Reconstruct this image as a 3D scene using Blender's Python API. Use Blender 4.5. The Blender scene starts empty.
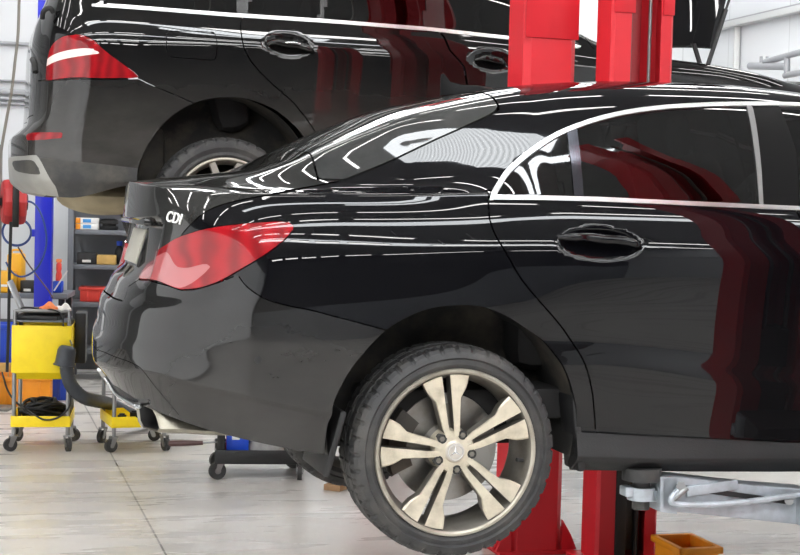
import bpy, bmesh, math, random
import numpy as np
from mathutils import Vector, Matrix
from mathutils.bvhtree import BVHTree
random.seed(7)
C = bpy.context.scene.collection
PI = math.pi

# ------------------------------------------------------------------ camera
FPX, CX, CY, HZ = 1500.0, 400.0, 277.5, 208.0
PITCH, ROLL = math.atan((CY - HZ) / FPX), math.radians(1.45)
CAM = Vector((0, 0, 1.6))
_f = Vector((0, math.cos(PITCH), -math.sin(PITCH)))
_u = Vector((0, math.sin(PITCH), math.cos(PITCH)))
_r = Vector((1, 0, 0))
CR = math.cos(ROLL) * _r + math.sin(ROLL) * _u
CU = -math.sin(ROLL) * _r + math.cos(ROLL) * _u
cd = bpy.data.cameras.new('camera'); cam = bpy.data.objects.new('camera', cd); C.objects.link(cam)
M3 = Matrix((CR, CU, -_f)).transposed()
cam.matrix_world = Matrix.Translation(CAM) @ M3.to_4x4()
cd.sensor_width = 36; cd.sensor_fit = 'HORIZONTAL'; cd.lens = FPX * 36 / 800; cd.clip_end = 200; cd.clip_start = .05
bpy.context.scene.camera = cam

def ray(px, py): return _f + CR * ((px - CX) / FPX) - CU * ((py - CY) / FPX)
def at(px, py, depth):
    """measured point of the place: photo pixel + distance along the view axis"""
    return CAM + ray(px, py) * depth
def ground(px, py, z=0.0):
    d = ray(px, py); return CAM + d * ((z - CAM.z) / d.z)

YAW = math.radians(16)
AX = Vector((math.cos(YAW), math.sin(YAW), 0)); BX = Vector((-math.sin(YAW), math.cos(YAW), 0))
O = Vector((-0.0615, 5.3073, 0))               # centre of the near car's rear axle, on the floor
def hall(a, b, z=0.0): return O + AX * a + BX * b + Vector((0, 0, z))
def atb(px, py, b):
    """point seen at a pixel on the vertical plane a distance b across the hall"""
    d = ray(px, py); t = (b - (CAM - O).dot(BX)) / d.dot(BX); return CAM + d * t

# ------------------------------------------------------------------ materials
def S(r, g, b):
    f = lambda c: (c / 255 / 12.92) if c <= 10 else ((c / 255 + .055) / 1.055) ** 2.4
    return (f(r), f(g), f(b), 1)
def mat(name, col, rough=.5, metal=0, coat=0, coat_rough=.03, var=0.0, vscale=6.0, bump=0.0, bscale=60.0, spec=.5,
        lowgrey=None, emit=None, estr=0, dirt=None, dirt_amt=0.0, dscale=3.0, dlow=.45, dhigh=.7, rvar=0.0):
    m = bpy.data.materials.new(name); m.use_nodes = True
    nt = m.node_tree; N = nt.nodes; L = nt.links
    p = N['Principled BSDF']
    p.inputs['Base Color'].default_value = col; p.inputs['Roughness'].default_value = rough
    p.inputs['Metallic'].default_value = metal; p.inputs['Coat Weight'].default_value = coat
    p.inputs['Coat Roughness'].default_value = coat_rough; p.inputs['Specular IOR Level'].default_value = spec
    if emit:
        p.inputs['Emission Color'].default_value = emit; p.inputs['Emission Strength'].default_value = estr
    tc = N.new('ShaderNodeTexCoord')
    out = None
    if var:
        n = N.new('ShaderNodeTexNoise'); n.inputs['Scale'].default_value = vscale; n.inputs['Detail'].default_value = 5
        L.new(tc.outputs['Object'], n.inputs['Vector'])
        mr = N.new('ShaderNodeMapRange'); mr.inputs['To Min'].default_value = 1 - var; mr.inputs['To Max'].default_value = 1 + var
        mr.inputs['From Min'].default_value = .25; mr.inputs['From Max'].default_value = .75
        L.new(n.outputs['Fac'], mr.inputs['Value'])
        mx = N.new('ShaderNodeMix'); mx.data_type = 'RGBA'; mx.blend_type = 'MULTIPLY'; mx.inputs['Factor'].default_value = 1
        mx.inputs['A'].default_value = col; L.new(mr.outputs['Result'], mx.inputs['B']); out = mx.outputs['Result']
        L.new(out, p.inputs['Base Color'])
    if dirt:
        n = N.new('ShaderNodeTexNoise'); n.inputs['Scale'].default_value = dscale; n.inputs['Detail'].default_value = 8
        n.inputs['Roughness'].default_value = .65
        L.new(tc.outputs['Object'], n.inputs['Vector'])
        mr = N.new('ShaderNodeMapRange'); mr.inputs['From Min'].default_value = dlow; mr.inputs['From Max'].default_value = dhigh
        mr.inputs['To Max'].default_value = dirt_amt; L.new(n.outputs['Fac'], mr.inputs['Value'])
        mx = N.new('ShaderNodeMix'); mx.data_type = 'RGBA'
        if out: L.new(out, mx.inputs['A'])
        else: mx.inputs['A'].default_value = col
        mx.inputs['B'].default_value = dirt; L.new(mr.outputs['Result'], mx.inputs['Factor'])
        L.new(mx.outputs['Result'], p.inputs['Base Color'])
    if lowgrey:                                  # paler grey mixed in, strongest along the lower body
        z0, z1, amt, colr = lowgrey
        sx = N.new('ShaderNodeSeparateXYZ'); L.new(tc.outputs['Object'], sx.inputs[0])
        mr = N.new('ShaderNodeMapRange'); mr.interpolation_type = 'SMOOTHSTEP'; mr.inputs['From Min'].default_value = z1; mr.inputs['From Max'].default_value = z0
        mr.inputs['To Max'].default_value = amt; L.new(sx.outputs['Z'], mr.inputs['Value'])
        n = N.new('ShaderNodeTexNoise'); n.inputs['Scale'].default_value = 4; n.inputs['Detail'].default_value = 9; n.inputs['Roughness'].default_value = .6
        mp = N.new('ShaderNodeMapping'); mp.inputs['Scale'].default_value = (.6, .6, 1.4); L.new(tc.outputs['Object'], mp.inputs['Vector']); L.new(mp.outputs['Vector'], n.inputs['Vector'])
        m2 = N.new('ShaderNodeMapRange'); m2.inputs['From Min'].default_value = .3; m2.inputs['From Max'].default_value = .7; m2.inputs['To Min'].default_value = .6; m2.inputs['To Max'].default_value = 1.3
        L.new(n.outputs['Fac'], m2.inputs['Value'])
        q = N.new('ShaderNodeMath'); q.operation = 'MULTIPLY'; L.new(mr.outputs['Result'], q.inputs[0]); L.new(m2.outputs['Result'], q.inputs[1])
        mx = N.new('ShaderNodeMix'); mx.data_type = 'RGBA'; L.new(q.outputs[0], mx.inputs['Factor']); mx.inputs['B'].default_value = colr
        src = p.inputs['Base Color'].links[0].from_socket if p.inputs['Base Color'].is_linked else None
        if src: L.new(src, mx.inputs['A'])
        else: mx.inputs['A'].default_value = col
        L.new(mx.outputs['Result'], p.inputs['Base Color'])
    if rvar:
        n = N.new('ShaderNodeTexNoise'); n.inputs['Scale'].default_value = 2.5; n.inputs['Detail'].default_value = 6
        L.new(tc.outputs['Object'], n.inputs['Vector'])
        mr = N.new('ShaderNodeMapRange'); mr.inputs['To Min'].default_value = max(0, rough - rvar); mr.inputs['To Max'].default_value = rough + rvar
        L.new(n.outputs['Fac'], mr.inputs['Value']); L.new(mr.outputs['Result'], p.inputs['Roughness'])
    if bump:
        n = N.new('ShaderNodeTexNoise'); n.inputs['Scale'].default_value = bscale; n.inputs['Detail'].default_value = 4
        L.new(tc.outputs['Object'], n.inputs['Vector'])
        b = N.new('ShaderNodeBump'); b.inputs['Strength'].default_value = bump; b.inputs['Distance'].default_value = .01
        L.new(n.outputs['Fac'], b.inputs['Height']); L.new(b.outputs['Normal'], p.inputs['Normal'])
    return m
def glass(name, tint, rough=0.0):
    m = bpy.data.materials.new(name); m.use_nodes = True; nt = m.node_tree; N = nt.nodes; L = nt.links
    N.remove(N['Principled BSDF']); o = N['Material Output']
    t = N.new('ShaderNodeBsdfTransparent'); t.inputs['Color'].default_value = tint
    g = N.new('ShaderNodeBsdfGlossy'); g.inputs['Roughness'].default_value = rough
    fr = N.new('ShaderNodeFresnel'); fr.inputs['IOR'].default_value = 1.65
    mx = N.new('ShaderNodeMixShader'); L.new(fr.outputs[0], mx.inputs[0]); L.new(t.outputs[0], mx.inputs[1]); L.new(g.outputs[0], mx.inputs[2])
    L.new(mx.outputs[0], o.inputs['Surface']); return m

M = {}
M['paint'] = mat('black_paint', S(8, 8, 11), .3, spec=0.0, coat=.72, coat_rough=.015, dirt=S(92, 90, 86), dirt_amt=.012, lowgrey=(.95, 1.55, .008, S(170, 165, 158)), dscale=2.2, dlow=.4, dhigh=.8)
M['bumperpaint'] = mat('black_paint_bumper', S(9, 9, 11), .3, spec=0.0, coat=1, coat_rough=.025, dirt=S(92, 90, 86), dirt_amt=.03, lowgrey=(.95, 1.55, .045, S(170, 165, 158)), dscale=2.2, dlow=.4, dhigh=.8)
M['paint2'] = mat('black_paint_dusty', S(11, 11, 12), .3, spec=0.0, coat=1, coat_rough=.02, dirt=S(110, 106, 98), dirt_amt=.05, lowgrey=(1.75, 2.4, .10, S(170, 165, 158)), dscale=2.6, dlow=.4, dhigh=.8)
M['lidpaint'] = mat('black_paint_grey_lid', S(13, 13, 14), .3, spec=0, coat=1, coat_rough=.03, dirt=S(150, 148, 142), dirt_amt=.10, dscale=2.0, dlow=.25, dhigh=.75)  # black mottled with paler grey over the whole lid
M['greyglass'] = mat('mottled_dark_glass', S(30, 31, 32), .3, spec=0, coat=1, coat_rough=.02, dirt=S(150, 150, 146), dirt_amt=.14, dscale=2.5, dlow=.2, dhigh=.75)  # dark glass colour with a paler grey mottle mixed in
M['pillar'] = mat('pillar_black', S(7, 7, 8), .5, spec=.12)
M['trimblack'] = mat('black_trim', S(15, 15, 16), .25, coat=.6)
M['plastic'] = mat('black_plastic', S(22, 22, 23), .55, var=.25, vscale=14, bump=.1, bscale=200)
M['cladding'] = mat('grey_cladding', S(44, 44, 45), .5, var=.15, dirt=S(120, 114, 100), dirt_amt=.3, dscale=5)
M['rubber'] = mat('rubber', S(44, 44, 45), .62, var=.2, vscale=20, dirt=S(96, 92, 86), dirt_amt=.4, dscale=9, bump=.12, bscale=150)
M['chrome'] = mat('chrome', S(225, 226, 228), .12, 1)
M['darkchrome'] = mat('dark_chrome', S(84, 86, 92), .14, 1)
M['seal'] = mat('grey_seal', S(112, 112, 112), .35)
M['skid'] = mat('skid_silver', S(168, 167, 162), .4, .5, dirt=S(120, 116, 106), dirt_amt=.4)
M['lip'] = mat('rim_edge', S(168, 162, 150), .3, .6, dirt=S(96, 88, 76), dirt_amt=.5, dscale=9)
M['exhaust'] = mat('exhaust_steel', S(158, 153, 140), .34, .85, dirt=S(96, 88, 74), dirt_amt=.4, dscale=8)
M['satin'] = mat('satin_aluminium', S(196, 197, 198), .3, 1)
M['machined'] = mat('machined_alloy', S(206, 197, 178), .32, .45, var=.12, vscale=14, dirt=S(120, 110, 92), dirt_amt=.5, dscale=12, rvar=.08)
M['pocket'] = mat('grey_alloy', S(112, 108, 101), .42, .5, var=.12, vscale=12, dirt=S(80, 72, 60), dirt_amt=.5, dscale=14)
M['silver'] = mat('silver_alloy', S(196, 190, 182), .35, .6, dirt=S(120, 108, 92), dirt_amt=.4, dscale=8)
M['disc'] = mat('brake_disc', S(150, 148, 145), .35, 1, var=.1, dirt=S(110, 84, 62), dirt_amt=.4, dscale=10)
M['caliper'] = mat('caliper', S(70, 66, 62), .6, .4, dirt=S(120, 92, 70), dirt_amt=.4)
M['steel'] = mat('steel', S(150, 150, 150), .35, .9, var=.1)
M['galv'] = mat('galvanised_steel', S(178, 186, 194), .42, .45, var=.14, vscale=30, dirt=S(120, 122, 122), dirt_amt=.4, dscale=8)
M['underside'] = mat('underbody', S(34, 33, 32), .7, var=.3, vscale=6, dirt=S(120, 108, 88), dirt_amt=.3)
M['beige'] = mat('underbody_shield', S(150, 138, 112), .7, var=.2, vscale=8)
M['liner'] = mat('wheel_liner', S(30, 29, 28), .8, var=.3, vscale=10, dirt=S(100, 90, 76), dirt_amt=.5, dscale=5)
M['glass'] = glass('tinted_glass', (.05, .05, .055, 1))
M['glassd'] = glass('dark_glass', (.012, .012, .014, 1))
M['interior'] = mat('cabin_fabric', S(30, 29, 30), .8, var=.2)
M['seat'] = mat('seat_cloth', S(46, 44, 44), .8, var=.15, vscale=20)
M['red'] = mat('red_enamel', S(206, 40, 50), .42, spec=.3, coat=.06, coat_rough=.15, var=.06, vscale=3)
M['redrail'] = mat('red_rail', S(150, 26, 34), .5, var=.2, vscale=5)
M['blue'] = mat('blue_enamel', S(8, 28, 186), .35, coat=.2)
M['yellow'] = mat('yellow_enamel', S(255, 224, 30), .4, var=.05, vscale=8, dirt=S(190, 150, 40), dirt_amt=.12, dscale=14)
M['orange'] = mat('orange_plastic', S(238, 150, 30), .45, var=.08, vscale=8)
M['amber'] = mat('amber_plastic', S(240, 178, 34), .45, var=.08, vscale=8)
M['blueplastic'] = mat('blue_plastic', S(24, 70, 190), .4)
M['bluehose'] = mat('blue_rubber_hose', S(30, 60, 120), .4)
M['redplastic'] = mat('red_plastic', S(216, 66, 54), .45, var=.06)
M['reelred'] = mat('reel_red', S(178, 44, 46), .45, var=.08)
M['black'] = mat('black_metal', S(26, 26, 27), .5, var=.2)
M['cable'] = mat('black_cable', S(20, 20, 21), .5)
M['greycable'] = mat('grey_cable', S(116, 112, 104), .6)
M['hose'] = mat('exhaust_hose', S(58, 62, 68), .5, var=.15, vscale=30)
M['shelf'] = mat('shelf_grey', S(112, 116, 122), .5, .2, var=.08)
M['white'] = mat('white_plastic', S(228, 228, 224), .5)
M['cloth'] = mat('orange_cloth', S(232, 132, 76), .8, var=.15, vscale=20)
M['whitecloth'] = mat('white_cloth', S(232, 228, 222), .8, var=.1, vscale=20)
M['card'] = mat('cardboard', S(196, 160, 92), .7, var=.15, vscale=10)
M['wood'] = mat('wood', S(150, 116, 82), .7, var=.25, vscale=30)
M['brown'] = mat('brown_handle', S(84, 58, 56), .4)
M['labelblue'] = mat('blue_label', S(70, 150, 216), .5)
M['green'] = mat('green_plastic', S(20, 84, 60), .5)
M['conduit'] = mat('conduit', S(150, 152, 156), .4, .3)
M['girt'] = mat('girt', S(196, 198, 198), .5, .1)
M['greyrag'] = mat('grey_rag', S(150, 148, 146), .9, var=.2, vscale=25)
M['plate'] = mat('number_plate', S(166, 163, 152), .35)

def lamp_red(name, base, pale_z=None):
    m = mat(name, base, .2, coat=.8, coat_rough=.01, spec=.1)
    nt = m.node_tree; N = nt.nodes; L = nt.links; p = N['Principled BSDF']
    tc = N.new('ShaderNodeTexCoord'); w = N.new('ShaderNodeTexWave'); w.inputs['Scale'].default_value = 5; w.inputs['Distortion'].default_value = 6
    L.new(tc.outputs['Object'], w.inputs['Vector'])
    mx = N.new('ShaderNodeMix'); mx.data_type = 'RGBA'; L.new(w.outputs['Fac'], mx.inputs['Factor'])
    mx.inputs['A'].default_value = base; mx.inputs['B'].default_value = tuple(c * .6 for c in base[:3]) + (1,)
    L.new(mx.outputs['Result'], p.inputs['Base Color']); return m
M['lampred'] = lamp_red('red_lens', S(150, 8, 20))
M['lamppale'] = mat('pale_lens', S(160, 78, 80), .15, coat=1, coat_rough=.01)
M['lampbar'] = mat('light_guide', S(226, 92, 92), .12, coat=1)
M['lampwhite'] = mat('white_lens', S(232, 214, 208), .12, coat=1, coat_rough=.01)
M['tube'] = mat('light_tube', (1, 1, 1, 1), .5, emit=(1, .985, .96, 1), estr=15.5)
M['daylight'] = mat('daylight_panel', (.8, .8, .8, 1), .5, emit=(.95, .98, 1, 1), estr=.42)
M['skylight'] = mat('rooflight_sheet', (.8, .8, .8, 1), .5, emit=(.93, .97, 1, 1), estr=3.2)

def ribbed_skylight():
    m = M['skylight']; nt = m.node_tree; N = nt.nodes; L = nt.links; p = N['Principled BSDF']
    tc = N.new('ShaderNodeTexCoord'); w = N.new('ShaderNodeTexWave'); w.bands_direction = 'X'; w.inputs['Scale'].default_value = 8
    L.new(tc.outputs['Object'], w.inputs['Vector'])
    mr = N.new('ShaderNodeMapRange'); mr.inputs['To Min'].default_value = 7; mr.inputs['To Max'].default_value = 11
    L.new(w.outputs['Fac'], mr.inputs['Value']); L.new(mr.outputs['Result'], p.inputs['Emission Strength'])
ribbed_skylight()

def floor_mat():
    m = mat('concrete_floor', S(202, 198, 192), .3, spec=.45)
    nt = m.node_tree; N = nt.nodes; L = nt.links; p = N['Principled BSDF']
    tc = N.new('ShaderNodeTexCoord')
    def noise(scale, detail, vec=None, rough=.5):
        n = N.new('ShaderNodeTexNoise'); n.inputs['Scale'].default_value = scale; n.inputs['Detail'].default_value = detail
        n.inputs['Roughness'].default_value = rough
        L.new(vec or tc.outputs['Object'], n.inputs['Vector']); return n.outputs['Fac']
    mp = N.new('ShaderNodeMapping'); mp.inputs['Scale'].default_value = (.5, 3.0, 1); L.new(tc.outputs['Object'], mp.inputs['Vector'])
    a = noise(1.1, 7, rough=.6); b = noise(1.6, 6, mp.outputs['Vector'], .6); c = noise(38, 3)
    def rng(v, lo, hi, f0=.3, f1=.7):
        r = N.new('ShaderNodeMapRange'); r.inputs['From Min'].default_value = f0; r.inputs['From Max'].default_value = f1
        r.inputs['To Min'].default_value = lo; r.inputs['To Max'].default_value = hi; L.new(v, r.inputs['Value']); return r.outputs['Result']
    def mul(x, y):
        q = N.new('ShaderNodeMath'); q.operation = 'MULTIPLY'; L.new(x, q.inputs[0]); L.new(y, q.inputs[1]); return q.outputs[0]
    v = mul(mul(rng(a, .84, 1.1), rng(b, .93, 1.05)), rng(c, .96, 1.03))
    # saw-cut joints of the slab
    sx = N.new('ShaderNodeSeparateXYZ'); L.new(tc.outputs['Object'], sx.inputs[0])
    def joint(sock, off, period):
        ad = N.new('ShaderNodeMath'); ad.operation = 'ADD'; L.new(sock, ad.inputs[0]); ad.inputs[1].default_value = -off
        w = N.new('ShaderNodeMath'); w.operation = 'WRAP'; L.new(ad.outputs[0], w.inputs[0]); w.inputs[1].default_value = -period / 2; w.inputs[2].default_value = period / 2
        ab = N.new('ShaderNodeMath'); ab.operation = 'ABSOLUTE'; L.new(w.outputs[0], ab.inputs[0])
        lt = N.new('ShaderNodeMath'); lt.operation = 'GREATER_THAN'; L.new(ab.outputs[0], lt.inputs[0]); lt.inputs[1].default_value = .005
        return rng(lt.outputs[0], .35, 1, 0, 1)
    v = mul(v, mul(joint(sx.outputs['X'], -.535, 5.0), joint(sx.outputs['Y'], 6.4, 5.0)))
    mx = N.new('ShaderNodeMix'); mx.data_type = 'RGBA'; mx.blend_type = 'MULTIPLY'; mx.inputs['Factor'].default_value = 1
    mx.inputs['A'].default_value = S(202, 198, 192); L.new(v, mx.inputs['B']); L.new(mx.outputs['Result'], p.inputs['Base Color'])
    L.new(rng(b, .18, .42), p.inputs['Roughness'])
    return m
M['floor'] = floor_mat()
def panel_mat(name, col, pw):
    m = mat(name, col, .55, spec=.3)
    nt = m.node_tree; N = nt.nodes; L = nt.links; p = N['Principled BSDF']
    tc = N.new('ShaderNodeTexCoord'); sx = N.new('ShaderNodeSeparateXYZ'); L.new(tc.outputs['Object'], sx.inputs[0])
    w = N.new('ShaderNodeMath'); w.operation = 'WRAP'; L.new(sx.outputs['X'], w.inputs[0]); w.inputs[1].default_value = 0; w.inputs[2].default_value = pw
    lt = N.new('ShaderNodeMath'); lt.operation = 'GREATER_THAN'; L.new(w.outputs[0], lt.inputs[0]); lt.inputs[1].default_value = .012
    r = N.new('ShaderNodeMapRange'); r.inputs['To Min'].default_value = .78; L.new(lt.outputs[0], r.inputs['Value'])
    mx = N.new('ShaderNodeMix'); mx.data_type = 'RGBA'; mx.blend_type = 'MULTIPLY'; mx.inputs['Factor'].default_value = 1
    mx.inputs['A'].default_value = col; L.new(r.outputs['Result'], mx.inputs['B']); L.new(mx.outputs['Result'], p.inputs['Base Color'])
    return m
M['wall'] = panel_mat('white_wall_panels', S(208, 211, 214), 1.2)
M['wallgrey'] = panel_mat('dark_grey_wall', S(52, 53, 55), 1.2)
M['walldark'] = panel_mat('grey_roller_shutter', S(130, 132, 134), .3)
M['added_shutter'] = mat('added_shutter_slats', S(150, 152, 155), .5, .3)
M['reflect_band'] = mat('reflect_band_paint', S(140, 144, 150), .5)
M['ceil'] = mat('ceiling_deck', S(160, 162, 164), .7)

# ------------------------------------------------------------------ object helpers
def empty(name, loc=(0, 0, 0), rz=0.0, label=None, cat=None, group=None, parent=None):
    o = bpy.data.objects.new(name, None); C.objects.link(o); o.location = loc; o.rotation_euler = (0, 0, rz); o.empty_display_size = .1
    if parent: o.parent = parent
    tag(o, label, cat, group); return o
def tag(o, label=None, cat=None, group=None, kind=None):
    if label: o['label'] = label
    if cat: o['category'] = cat
    if group: o['group'] = group
    if kind: o['kind'] = kind
    return o
def link(name, me, parent=None, loc=None, rz=None):
    o = bpy.data.objects.new(name, me); C.objects.link(o)
    if parent: o.parent = parent
    if loc is not None: o.location = loc
    if rz is not None: o.rotation_euler = (0, 0, rz)
    return o
def obj(name, bm, m, parent=None, loc=None, rz=None, smooth=True, ang=35):
    me = bpy.data.meshes.new(name)
    bmesh.ops.recalc_face_normals(bm, faces=bm.faces)
    bm.to_mesh(me); bm.free()
    for x in (m if isinstance(m, (list, tuple)) else [m]): me.materials.append(x)
    if smooth:
        me.shade_smooth(); me.set_sharp_from_angle(angle=math.radians(ang))
    return link(name, me, parent, loc, rz)
def copy_tree(o, parent=None):
    c = o.copy(); C.objects.link(c)
    if parent: c.parent = parent
    for ch in list(o.children): copy_tree(ch, c)
    return c
def BM(): return bmesh.new()
def box(bm, c, s, bev=.004, rot=None, mi=0, seg=2):
    t = bmesh.new(); bmesh.ops.create_cube(t, size=1)
    for v in t.verts: v.co = Vector((v.co.x * s[0], v.co.y * s[1], v.co.z * s[2]))
    if bev: bmesh.ops.bevel(t, geom=list(t.edges), offset=min(bev, min(s) * .45), segments=seg, affect='EDGES', profile=.5)
    mtx = Matrix.Translation(Vector(c)) @ (rot.to_4x4() if rot else Matrix.Identity(4))
    merge(bm, t, mtx, mi)
def merge(bm, t, mtx=None, mi=0):
    vs = [bm.verts.new((mtx @ v.co) if mtx else v.co) for v in t.verts]
    t.verts.index_update()
    for f in t.faces:
        try:
            g = bm.faces.new([vs[v.index] for v in f.verts]); g.material_index = mi
        except ValueError: pass
    t.free()
def frame_of(d):
    d = Vector(d).normalized(); a = Vector((0, 0, 1)) if abs(d.z) < .9 else Vector((1, 0, 0))
    x = d.cross(a).normalized(); return x, d.cross(x).normalized()
def cyl(bm, p0, p1, r0, r1=None, n=20, cap=True, mi=0):
    r1 = r0 if r1 is None else r1; p0, p1 = Vector(p0), Vector(p1); x, y = frame_of(p1 - p0)
    A = [[bm.verts.new(p + (x * math.cos(2 * PI * i / n) + y * math.sin(2 * PI * i / n)) * r) for i in range(n)] for p, r in ((p0, r0), (p1, r1))]
    for i in range(n):
        f = bm.faces.new((A[0][i], A[0][(i + 1) % n], A[1][(i + 1) % n], A[1][i])); f.material_index = mi
    if cap:
        bm.faces.new(A[0][::-1]).material_index = mi; bm.faces.new(A[1]).material_index = mi
def spline(pts, per=8):
    pts = [Vector(p) for p in pts]; P = [2 * pts[0] - pts[1]] + pts + [2 * pts[-1] - pts[-2]]; out = []
    for i in range(1, len(P) - 2):
        for k in range(per):
            t = k / per; a, b, c, d = P[i - 1], P[i], P[i + 1], P[i + 2]
            out.append(.5 * ((2 * b) + (c - a) * t + (2 * a - 5 * b + 4 * c - d) * t * t + (3 * b - a - 3 * c + d) * t ** 3))
    return out + [pts[-1]]
def tube(bm, pts, r, n=10, per=8, sm=True, rads=None, mi=0, flat=1.0):
    P = spline(pts, per) if sm and len(pts) > 2 else [Vector(p) for p in pts]
    rings = []; x = None
    for i, p in enumerate(P):
        d = (P[min(i + 1, len(P) - 1)] - P[max(i - 1, 0)]).normalized()
        if x is None: x, y = frame_of(d)
        else: x = (x - d * x.dot(d)).normalized(); y = d.cross(x)
        rr = rads(i / (len(P) - 1)) if rads else r
        rings.append([bm.verts.new(p + (x * math.cos(2 * PI * k / n) + y * math.sin(2 * PI * k / n) * flat) * rr) for k in range(n)])
    for a, b in zip(rings, rings[1:]):
        for k in range(n): bm.faces.new((a[k], a[(k + 1) % n], b[(k + 1) % n], b[k])).material_index = mi
    bm.faces.new(rings[0][::-1]).material_index = mi; bm.faces.new(rings[-1]).material_index = mi
def lathe(bm, prof, n=48, axis='Z', c=(0, 0, 0), mi=0, closed=False, mod=None, a0=0, a1=2 * PI):
    """prof: (radius, height) rows turned about an axis through c"""
    c = Vector(c); rings = []; full = abs(a1 - a0 - 2 * PI) < 1e-6; cnt = n if full else n + 1
    for j, (r, h) in enumerate(prof):
        row = []
        for i in range(cnt):
            t = a0 + (a1 - a0) * i / n; rr = r + (mod(j, i) if mod else 0)
            q = {'Z': (rr * math.cos(t), rr * math.sin(t), h), 'Y': (rr * math.cos(t), h, rr * math.sin(t)), 'X': (h, rr * math.cos(t), rr * math.sin(t))}[axis]
            row.append(bm.verts.new(c + Vector(q)))
        rings.append(row)
    pr = list(zip(rings, rings[1:])) + ([(rings[-1], rings[0])] if closed else [])
    for a, b in pr:
        for i in range(n):
            k = (i + 1) % cnt
            bm.faces.new((a[i], a[k], b[k], b[i])).material_index = mi
    if not closed:
        for ring, (r, h) in ((rings[0], prof[0]), (rings[-1], prof[-1])):
            if full and r < .02:
                try: bm.faces.new(ring).material_index = mi
                except ValueError: pass
def prism(bm, pts, v, mi=0):
    """flat outline (list of Vectors) pushed along v"""
    pts = [Vector(p) for p in pts]; v = Vector(v); n = len(pts)
    a = [bm.verts.new(p) for p in pts]; b = [bm.verts.new(p + v) for p in pts]
    bm.faces.new(a).material_index = mi; bm.faces.new(b[::-1]).material_index = mi
    for i in range(n): bm.faces.new((a[i], b[i], b[(i + 1) % n], a[(i + 1) % n])).material_index = mi
def ball(bm, c, s, mi=0, u=16, v=10):
    t = bmesh.new(); bmesh.ops.create_uvsphere(t, u_segments=u, v_segments=v, radius=1)
    merge(bm, t, Matrix.Translation(Vector(c)) @ Matrix.Diagonal((*s, 1)), mi)

# ------------------------------------------------------------------ car body skin
def pchip(xs, ys, x):
    xs = np.asarray(xs, float); ys = np.asarray(ys, float); x = np.clip(np.asarray(x, float), xs[0], xs[-1])
    h = np.diff(xs); d = np.diff(ys) / h; m = np.zeros_like(ys)
    for i in range(1, len(xs) - 1):
        if d[i - 1] * d[i] > 0:
            w1, w2 = 2 * h[i] + h[i - 1], h[i] + 2 * h[i - 1]; m[i] = (w1 + w2) / (w1 / d[i - 1] + w2 / d[i])
    m[0] = d[0]; m[-1] = d[-1]
    i = np.clip(np.searchsorted(xs, x, side='right') - 1, 0, len(h) - 1); t = (x - xs[i]) / h[i]
    return ((2 * t**3 - 3 * t**2 + 1) * ys[i] + (t**3 - 2 * t**2 + t) * h[i] * m[i] + (-2 * t**3 + 3 * t**2) * ys[i + 1] + (t**3 - t**2) * h[i] * m[i + 1])
def tab(t, u): return pchip([a for a, b in t], [b for a, b in t], u)
def sdf(P, poly):
    """signed distance (negative inside) of points P (n,2) to a closed outline"""
    A = np.asarray(poly, float); B = np.roll(A, -1, 0); best = np.full(len(P), 1e9); ins = np.zeros(len(P), bool)
    for a, b in zip(A, B):
        e = b - a; L = max(e @ e, 1e-12); t = np.clip(((P - a) @ e) / L, 0, 1)
        q = P - a - t[:, None] * e; best = np.minimum(best, np.hypot(q[:, 0], q[:, 1]))
        c = (a[1] > P[:, 1]) != (b[1] > P[:, 1])
        with np.errstate(divide='ignore', invalid='ignore'):
            xx = a[0] + (P[:, 1] - a[1]) * (b[0] - a[0]) / (b[1] - a[1])
        ins ^= c & (P[:, 0] < xx)
    return np.where(ins, -best, best)
def smooth_line(pts, per=6, closed=False):
    V = [Vector((p[0], p[1], 0)) for p in pts]
    if closed:
        n = len(V); W = V + V; out = []
        for i in range(n):
            a, b, c, d = V[i - 1], V[i], W[i + 1], W[i + 2]
            for k in range(per):
                t = k / per; out.append(.5 * ((2 * b) + (c - a) * t + (2 * a - 5 * b + 4 * c - d) * t * t + (3 * b - a - 3 * c + d) * t ** 3))
    else: out = spline(V, per)
    return [(p.x, p.y) for p in out]

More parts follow.
